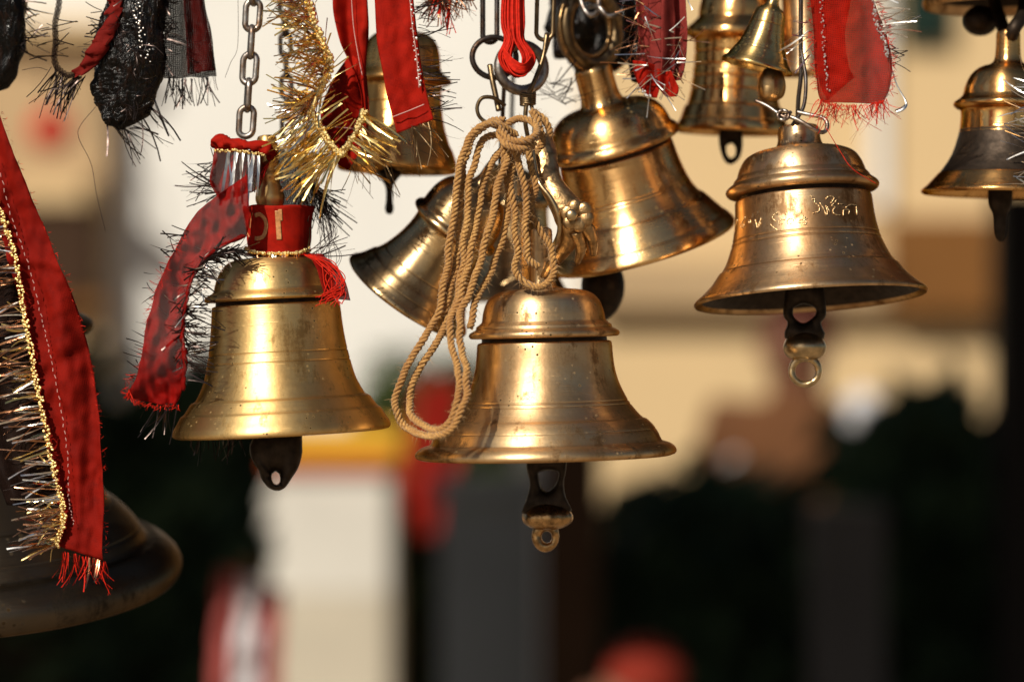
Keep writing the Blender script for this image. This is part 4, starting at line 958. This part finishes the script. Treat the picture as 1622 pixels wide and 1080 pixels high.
# pair of ribbons with gold tinsel garland
r1 = empty('red_ribbon', P(560, 265, .0), label='twisted red ribbon behind the gold tinsel garland', cat='ribbon')
o = mk('ribbon_cloth', cloth([(524, -60), (530, 20), (540, 70), (560, 112), (572, 150), (574, 190)], [(584, -60), (583, 40), (582, 90), (580, 130), (582, 170), (584, 215)], .0, 18, 70, .003, 1.2, .4, .004, 4.0), M['red_satin'], r1); thick(o)
o = mk('ribbon_end', cloth([(556, 84), (526, 128), (508, 180), (520, 222), (536, 262)], [(580, 110), (584, 160), (582, 200), (572, 236), (552, 270)], .006, 24, 50, .003, 1.0, .3, .004, 8.0), M['red_satin'], r1); thick(o)
mk('stitching', thread([(556, -20, -.005), (560, 40, -.005), (568, 90, -.006), (574, 120, -.007)], .7), M['thread_white'], r1)
mk('stitching', thread([(510, 200, .002), (545, 203, .002), (574, 206, .003)], .7), M['thread_white'], r1)
g1 = empty('tinsel_garland', P(535, 262, -.012), label='gold tinsel garland bent into a point beside the red ribbons', cat='garland')
ga = [(480, -20, -.008), (496, 30, -.01), (512, 70, -.012), (522, 110, -.012), (504, 150, -.013), (492, 175, -.014), (510, 208, -.016), (530, 236, -.018), (540, 246, -.018)]
gb = [(540, 246, -.018), (556, 222, -.018), (570, 196, -.016), (578, 176, -.014)]
T(g1, 'core', join(beads(ga, 260, 4.0, jit=5, seed=51), beads(gb, 90, 4.0, jit=4, seed=52)), 'gold_foil')
T(g1, 'gold_strips', tinsel(ga[:6], 230, 184, 30, 34, 84, ysp=.5, w=3.0, curl=.2, seed=53), 'gold_foil')
T(g1, 'copper_strips', tinsel(ga[:6], 110, 190, 40, 24, 70, ysp=.6, w=2.4, curl=.3, seed=54), 'copper_foil')
T(g1, 'hanging_strips', tinsel(ga[5:], 130, 222, 10, 50, 108, ysp=.25, w=3.0, curl=.1, seed=55), 'gold_foil')
T(g1, 'right_strips', tinsel(gb, 46, 322, 9, 40, 92, ysp=.25, w=3.4, curl=.1, seed=56), 'gold_foil')
T(g1, 'inner_strips', tinsel(ga[3:8], 26, 40, 12, 30, 70, ysp=.2, w=2.6, curl=.1, seed=57), 'gold_foil')
T(g1, 'bright_strips', tinsel(ga[4:], 34, 215, 22, 30, 80, ysp=.4, w=3.4, curl=.12, seed=58), 'silver_foil')
T(g1, 'stray_strips', tinsel([(545, 250, -.01), (600, 250, -.005), (640, 190, 0)], 26, 300, 20, 30, 80, ysp=.3, w=1.3, seed=59), 'old_wire')
r2 = empty('red_ribbon', P(640, 212, -.01), label='flat hemmed red ribbon in front of the rear bell', cat='ribbon')
o = mk('ribbon_cloth', cloth([(594, -60), (594, 10), (598, 70), (607, 120), (617, 166), (629, 212)], [(652, -60), (656, 10), (662, 60), (668, 106), (676, 150), (687, 190)], -.012, 20, 70, .0012, .8, .3, .0026, 9.0), M['red_satin'], r2); thick(o)
mk('stitching', thread([(622, 186, -.0165), (648, 176, -.0165), (672, 166, -.0165)], .8), M['thread_white'], r2)
mk('stitching', thread([(648, -20, -.016), (653, 40, -.016), (660, 90, -.016), (664, 140, -.016)], .8), M['thread_white'], r2)
T(r2, 'bead_edge', beads([(652, -10, -.0155), (656, 60, -.0155), (662, 110, -.0155), (665, 138, -.0155)], 34, 2.2, jit=4, seed=61), 'silver_foil')
T(r2, 'tinsel_fringe', tinsel([(656, -10, -.012), (664, 60, -.012), (672, 120, -.012), (684, 190, -.01)], 54, [5, 355, 340], 12, 20, 66, ysp=.4, w=1.9, curl=.2, seed=62), 'dark_foil')
T(r2, 'loose_strips', tinsel([(640, 205, -.012), (682, 192, -.012)], 22, 295, 14, 30, 80, ysp=.3, w=1.3, seed=63), 'old_wire')
g2 = empty('tinsel_tuft', P(712, 40, .01), label='small red and gold tinsel tuft at the top edge', cat='tinsel')
T(g2, 'core', beads([(672, -30, .01), (700, -4, .01), (735, -14, .01), (752, -30, .01)], 90, 4, jit=4, seed=64), 'copper_foil')
T(g2, 'strips', tinsel([(680, -20, .01), (706, -4, .01), (740, -16, .01)], 110, [230, 270, 300], 26, 20, 52, ysp=.5, w=2.4, seed=65), 'copper_foil')
T(g2, 'red_strips', tinsel([(690, -14, .01), (716, -2, .01)], 30, [255, 280], 16, 24, 60, ysp=.4, w=3.4, seed=66), 'thread_red')
mk('cord', tube([P(706, -4, .01), Vector((P(706, 0, .01).x, 0, BAR-.012))], .0015, 6), M['thread_red'], g2)

# red thread hank
th = empty('thread_hank', P(820, 124, -.02), label='hank of bright red thread hanging at the top centre', cat='thread')
rnd = random.Random(77); gs = []
for i in range(150):
    a = rnd.uniform(0, 6.28); rr = rnd.uniform(.1, 1)**.5
    ox, oy = math.cos(a)*rr, math.sin(a)*rr
    sgn = 1 if ox > 0 else -1
    gs.append(tube(path([(816+14*ox, -60, -.012+.006*oy), (812+18*ox, 0, -.012+.007*oy), (812+19*ox, 40, -.014+.008*oy), (815+15*ox+rnd.uniform(-3, 3), 64, -.016+.008*oy), (818+sgn*9+21*ox, 90, -.018+.008*oy), (819+sgn*5+16*ox, 112, -.018+.008*oy), (819+4*ox, 120+4*oy, -.018+.008*oy)], n=26), S*rnd.uniform(1.0, 2.0), 5))
mk('threads', join(*gs), M['thread_red'], th, kind='stuff')
gs = []
for i in range(30):
    a = rnd.uniform(-2, 2); gs.append(tube(path([(798, 84+4*a, -.03), (812, 106+6*a, -.036), (830, 112+5*a, -.036), (842, 98+4*a, -.03)]), S*1.4, 5))
mk('wraps', join(*gs), M['thread_red'], th, kind='stuff')
mk('cord', tube([P(816, -50, -.012), Vector((P(816, 0, 0).x, 0, BAR-.012))], .004, 8), M['thread_red'], th)

# dark shiny cloth inside the crown ring
bk = empty('black_cloth_wad', P(940, 95, .09), label='wad of shiny black cloth behind the big bronze ring', cat='cloth')
vv, ff = ball(P(948, 22, .122), .028, (1.2, .5, 1.45), 60, 40)
vv = [v+Vector((1, .6, 1))*(.008*noise.noise(v*90)-.004*abs(noise.noise(v*220))) for v in vv]
mk('wad', (vv, ff, [(v.x, v.z) for v in vv]), M['black_cloth'], bk)
mk('cord', tube([P(944, -20, .112), Vector((P(944, 0, .112).x, .1, BAR-.012))], .004, 8), M['black_gauze'], bk)
T(bk, 'tinsel', tinsel([(868, 130, .05), (880, 150, .05), (900, 170, .05)], 30, [20, 40, 150], 20, 24, 60, ysp=.3, w=2.0, curl=.13, seed=72), 'dark_foil')

# maroon ribbons
mr_ = empty('maroon_ribbon', P(1045, 165, .0), label='faded maroon ribbons bunched with silver tinsel near the top', cat='ribbon')
for i, (xs, mm, yy) in enumerate((([(1006, 1030), (1008, 1030), (1012, 1034), (1006, 1036), (1012, 1040)], 'maroon', .012), ([(1026, 1052), (1027, 1052), (1028, 1052), (1030, 1056), (1032, 1062)], 'maroon', .006), ([(1046, 1068), (1047, 1069), (1047, 1070), (1046, 1070), (1044, 1064)], 'maroon', .002), ([(1064, 1086), (1066, 1086), (1068, 1088), (1066, 1084), (1062, 1078)], 'maroon', .008))):
    ys = [-60, 10, 60, 105, 128]
    o = mk('ribbon_strip', cloth([(a, y_) for (a, b_), y_ in zip(xs, ys)], [(b_, y_) for (a, b_), y_ in zip(xs, ys)], yy, 12, 50, .004, .5, .2, .002, i*2.0), M[mm], mr_); thick(o)
o = mk('ribbon_tip', cloth([(1002, 96), (1006, 120), (1016, 142), (1030, 154)], [(1044, 104), (1044, 124), (1044, 140), (1040, 156)], .002, 12, 24, .002, 1, .3, .003, 2), M['red_satin'], mr_); thick(o)
o = mk('ribbon_tip', cloth([(1040, 110), (1042, 128), (1044, 142), (1054, 154)], [(1062, 112), (1070, 128), (1076, 142), (1072, 154)], -.001, 12, 24, .002, 1, .3, .003, 4), M['red_satin'], mr_); thick(o)
T(mr_, 'silver_tinsel', tinsel([(1020, -10, .0), (1022, 60, .0), (1030, 120, -.002), (1060, 130, -.002), (1080, 60, .0), (1084, -10, .0)], 46, [180, 200, 350, 330, 300, 250], 22, 20, 66, ysp=.4, w=2.3, curl=.1, seed=81), 'silver_foil')
T(mr_, 'dark_tinsel', tinsel([(1012, 0, .01), (1010, 60, .01), (1014, 110, .01), (1070, 110, .008), (1085, 40, .01)], 90, [180, 160, 210, 330, 350], 26, 20, 60, ysp=.6, w=1.5, seed=82), 'copper_foil')
T(mr_, 'glints', beads([(1010, 140, -.002), (1022, 150, -.003), (1030, 156, -.003)], 16, 2.2, jit=4, seed=83), 'silver_foil')
mk('cord', tube([P(1046, -50, .008), Vector((P(1046, 0, 0).x, 0, BAR-.012))], .004, 8), M['maroon'], mr_)
o = mk('back_cloth', cloth([(984, -40), (986, 30), (990, 80), (1000, 130)], [(1064, -40), (1066, 40), (1072, 100), (1062, 134)], .045, 16, 40, .004, 2, .3, .005, 4), M['black_cloth'], mr_); thick(o)

# red chiffon ribbon on the right
rr_ = empty('chiffon_ribbon', P(1345, 200, -.06), label='sheer bright red ribbon with frayed end at the upper right', cat='ribbon')
cu = lambda u, v: -.006*math.cos((u-.5)*3.0)
o = mk('ribbon_cloth', cloth([(1282, -60), (1284, 0), (1288, 60), (1291, 110), (1296, 152), (1304, 164)], [(1372, -60), (1384, 0), (1402, 50), (1411, 96), (1408, 140), (1396, 166)], -.055, 24, 70, .0015, 1.0, .3, .003, 2.0, cu), M['red_chiffon'], rr_); thick(o, .0003)
o = mk('ribbon_fold', cloth([(1286, -60), (1292, 20), (1294, 80), (1298, 130), (1310, 160)], [(1350, -60), (1346, 10), (1338, 60), (1344, 104), (1352, 124), (1340, 160)][:5], -.052, 16, 60, .0015, 1.0, .3, .002, 7.0), M['red_chiffon'], rr_); thick(o, .0003)
T(rr_, 'frayed_end', tinsel([(1298, 158, -.059), (1330, 166, -.06), (1370, 166, -.06), (1404, 158, -.058)], 150, 270, 24, 14, 40, ysp=.3, w=1.3, curl=.6, seed=91), 'thread_red')
T(rr_, 'frayed_side', tinsel([(1386, 0, -.058), (1404, 50, -.058), (1412, 96, -.058), (1406, 150, -.058)], 110, 0, 30, 4, 13, ysp=.4, w=1.2, curl=.5, seed=92), 'thread_red')
T(rr_, 'frayed_inner_side', tinsel([(1284, 0, -.058), (1288, 60, -.058), (1294, 140, -.058)], 90, 180, 30, 3, 10, ysp=.4, w=1.2, curl=.5, seed=93), 'thread_red')
T(rr_, 'bead_edge', beads([(1380, -10, -.061), (1386, 30, -.061), (1400, 70, -.062), (1404, 90, -.062)], 60, 2.0, jit=3, seed=94), 'silver_foil')
T(rr_, 'inner_bead_edge', beads([(1300, -10, -.06), (1302, 40, -.061), (1306, 90, -.061), (1312, 150, -.061)], 44, 1.5, jit=3, seed=97), 'silver_foil')
T(rr_, 'silver_tinsel', tinsel([(1386, -6, -.058), (1390, 24, -.058), (1402, 60, -.058)], 22, 5, 10, 30, 74, ysp=.3, w=2.2, curl=.12, seed=95), 'silver_foil')
T(rr_, 'side_strips', tinsel([(1276, 20, -.05), (1284, 70, -.05), (1280, 110, -.05)], 14, [180, 200, 220], 16, 24, 56, ysp=.3, w=2.4, curl=.12, seed=98), 'silver_foil')
T(rr_, 'dark_tinsel', tinsel([(1404, 70, -.056), (1410, 110, -.056)], 12, 355, 22, 16, 40, ysp=.3, w=1.9, curl=.13, seed=96), 'dark_foil')
mk('foil_strip', tube(path([(1410, 104, -.056), (1420, 136, -.056), (1434, 162, -.058), (1430, 172, -.06), (1418, 178, -.06)]), [S*r for (r,) in cr([(1,), (1.2,), (2,), (4,), (4,)], 40)], 6, flat=.15), M['silver_foil'], rr_)
mk('cord', tube([P(1328, -50, -.055), Vector((P(1328, 0, 0).x, -.0, BAR-.012))], .004, 8), M['thread_red'], rr_)
mk('loose_thread', thread([(1306, 200, -.02), (1330, 240, -.045), (1350, 268, -.052), (1388, 292, -.05)], .6), M['thread_red'], rr_)
et = empty('tinsel_tuft', P(1615, 220, -.01), label='silver tinsel strands crossing the bell at the right edge', cat='tinsel')
T(et, 'strips', tinsel([(1640, 130, -.01), (1640, 200, -.01), (1636, 300, -.01)], 44, 175, 16, 20, 64, ysp=.3, w=2.2, curl=.15, seed=99), 'silver_foil')
mk('cord', tube(path([(1640, -200, .0), (1644, 60, -.006), (1640, 200, -.01), (1638, 320, -.01)]), .0016, 6), M['hair'], et)

# black cloths at the top left
bl = empty('black_cloth_roll', P(205, 205, .0), label='black crinkled cloth roll with loose tinsel at the upper left', cat='cloth')
pr = cr([(236, -70, 40), (222, 0, 44), (212, 40, 50), (206, 90, 54), (203, 130, 51), (200, 160, 46), (197, 184, 34), (196, 199, 17), (196, 206, 2)], 160)
tp = [P(x, y_, 0) for x, y_, r in pr]
vv, ff = tube(tp, [r*S for x, y_, r in pr], 90, flat=.6)
vv = [v+Vector((1, .8, .2))*(.0040*noise.noise(Vector((v.x*110, v.y*110, v.z*45)))-.0032*abs(noise.noise(Vector((v.x*260, v.y*260, v.z*70+7))))-.0014*abs(noise.noise(v*480))) for v in vv]
mk('roll', (vv, ff, [(v.x+v.y, v.z) for v in vv]), M['black_cloth'], bl)
T(bl, 'surface_fibres', tinsel([(180, 10, -.022), (196, 60, -.026), (220, 100, -.026), (190, 140, -.026), (210, 170, -.02), (240, 60, -.02)], 120, [200, 250, 300, 340], 30, 10, 34, ysp=.15, w=1.3, curl=.4, seed=109), 'dark_foil')
T(bl, 'sequins', beads([(214, 0, -.025), (222, 30, -.025), (228, 60, -.025), (232, 100, -.022)], 40, 1.6, jit=8, seed=101), 'silver_foil')
T(bl, 'tinsel_tips', tinsel([(170, 190, 0), (200, 204, 0), (230, 185, 0), (250, 150, 0)], 34, [290, 310, 330], 20, 30, 76, ysp=.3, w=2.3, curl=.13, seed=102), 'dark_foil')
T(bl, 'side_tinsel', tinsel([(165, 0, 0), (160, 60, 0), (150, 120, 0)], 26, [150, 170, 190], 20, 14, 34, ysp=.3, w=2.2, curl=.13, seed=103), 'dark_foil')
T(bl, 'side_tinsel', tinsel([(262, 0, 0), (262, 50, 0), (256, 100, 0)], 60, [20, 340, 170], 30, 14, 40, ysp=.4, w=2.2, curl=.13, seed=104), 'dark_foil')
mk('loose_thread', thread([(152, 170, .0), (128, 200, .0), (126, 220, .0), (145, 260, .0), (154, 310, .0), (168, 366, .0)], .5), M['hair'], bl)
mk('cord', tube([P(236, -60, 0), Vector((P(236, 0, 0).x, 0, BAR-.012))], .004, 8), M['black_gauze'], bl)
rt = empty('red_twist', P(125, 125, .0), label='twisted dark red ribbon loop left of the black cloth roll', cat='ribbon')
mk('twist', wrinkle(tube(path([(196, -60, -.01), (186, 0, -.012), (176, 40, -.014), (156, 78, -.014), (138, 106, -.012), (118, 116, -.01)], n=50), [S*r*(1+.2*noise.noise(Vector((i*.35, 1, 0)))) for i, (r,) in enumerate(cr([(12,), (11,), (11,), (13,), (9,), (5,)], 50))], 20, flat=.5), .003, 200), M['dull_red'], rt)
gs, _ = rope([(106, -80, 0), (98, -10, 0), (90, 40, 0), (86, 90, 0), (92, 110, -.002), (108, 120, -.006), (122, 117, -.01)], rad=5, pitch=20)
mk('twisted_cord', gs, M['black_gauze'], rt)
T(rt, 'tinsel', tinsel([(90, 30, 0), (86, 90, 0)], 16, [10, 350, 180], 16, 14, 44, ysp=.3, w=2.0, curl=.13, seed=105), 'dark_foil')
T(rt, 'tinsel', tinsel([(84, 106, 0), (108, 122, -.004), (136, 122, -.008)], 56, [235, 262, 245], 14, 20, 82, ysp=.3, w=2.2, curl=.13, seed=106), 'dark_foil')
mk('loose_thread', thread([(76, 112, 0), (60, 108, 0), (36, 112, 0)], .5), M['hair'], rt)
mk('cord', tube([P(106, -70, 0), Vector((P(106, 0, 0).x, 0, BAR-.012))], .002, 8), M['black_gauze'], rt)
bgz = empty('black_gauze', P(310, 165, .01), label='dark sheer gauze strip with fringe beside the steel chain', cat='cloth')
o = mk('gauze_cloth', cloth([(262, -60), (262, 0), (262, 60), (262, 126)], [(322, -60), (324, 10), (334, 60), (344, 122)], .012, 22, 60, .004, 2.2, .2, .003, 3.0), M['black_gauze'], bgz); thick(o, .0003)
o = mk('gauze_layer', cloth([(290, -60), (292, 0), (296, 60), (298, 118)], [(324, -60), (325, 10), (336, 60), (342, 112)], .006, 14, 60, .003, 1.2, .2, .003, 5.0), M['dark_red_gauze'], bgz); thick(o, .0003)
T(bgz, 'fringe', tinsel([(266, 122, .012), (300, 126, .012), (344, 120, .012)], 60, [270, 280], 10, 20, 52, ysp=.15, w=1.9, curl=.15, seed=107), 'dark_foil')
mk('loose_thread', thread([(377, -20, 0), (378, 40, 0), (376, 80, 0), (366, 100, 0), (357, 124, 0)], .4), M['hair'], bgz)
mk('cord', tube([P(300, -50, .012), Vector((P(300, 0, 0).x, 0, BAR-.012))], .003, 8), M['black_gauze'], bgz)
bc = empty('black_cloth_end', P(20, 150, .02), label='dark cloth end with tinsel in the top left corner', cat='cloth')
pr = cr([(-10, -70, 46), (2, 0, 44), (6, 50, 38), (4, 100, 30), (-4, 132, 18), (-8, 146, 3)], 60)
vv, ff = tube([P(x, y_, .03) for x, y_, r in pr], [r*S for x, y_, r in pr], 36, flat=.6)
vv = [v+Vector((1, .8, .2))*(.004*noise.noise(Vector((v.x*120, v.y*120, v.z*60+5)))) for v in vv]
mk('roll', (vv, ff, [(v.x+v.y, v.z) for v in vv]), M['black_cloth'], bc)
T(bc, 'tinsel', tinsel([(36, 0, .02), (40, 40, .02), (34, 80, .02)], 30, [320, 340, 10, 300], 16, 20, 50, ysp=.3, w=2.3, curl=.13, seed=108), 'dark_foil')
mk('cord', tube([P(-10, -60, .03), Vector((P(-10, 0, 0).x, .1, BAR-.012))], .004, 8), M['black_gauze'], bc)
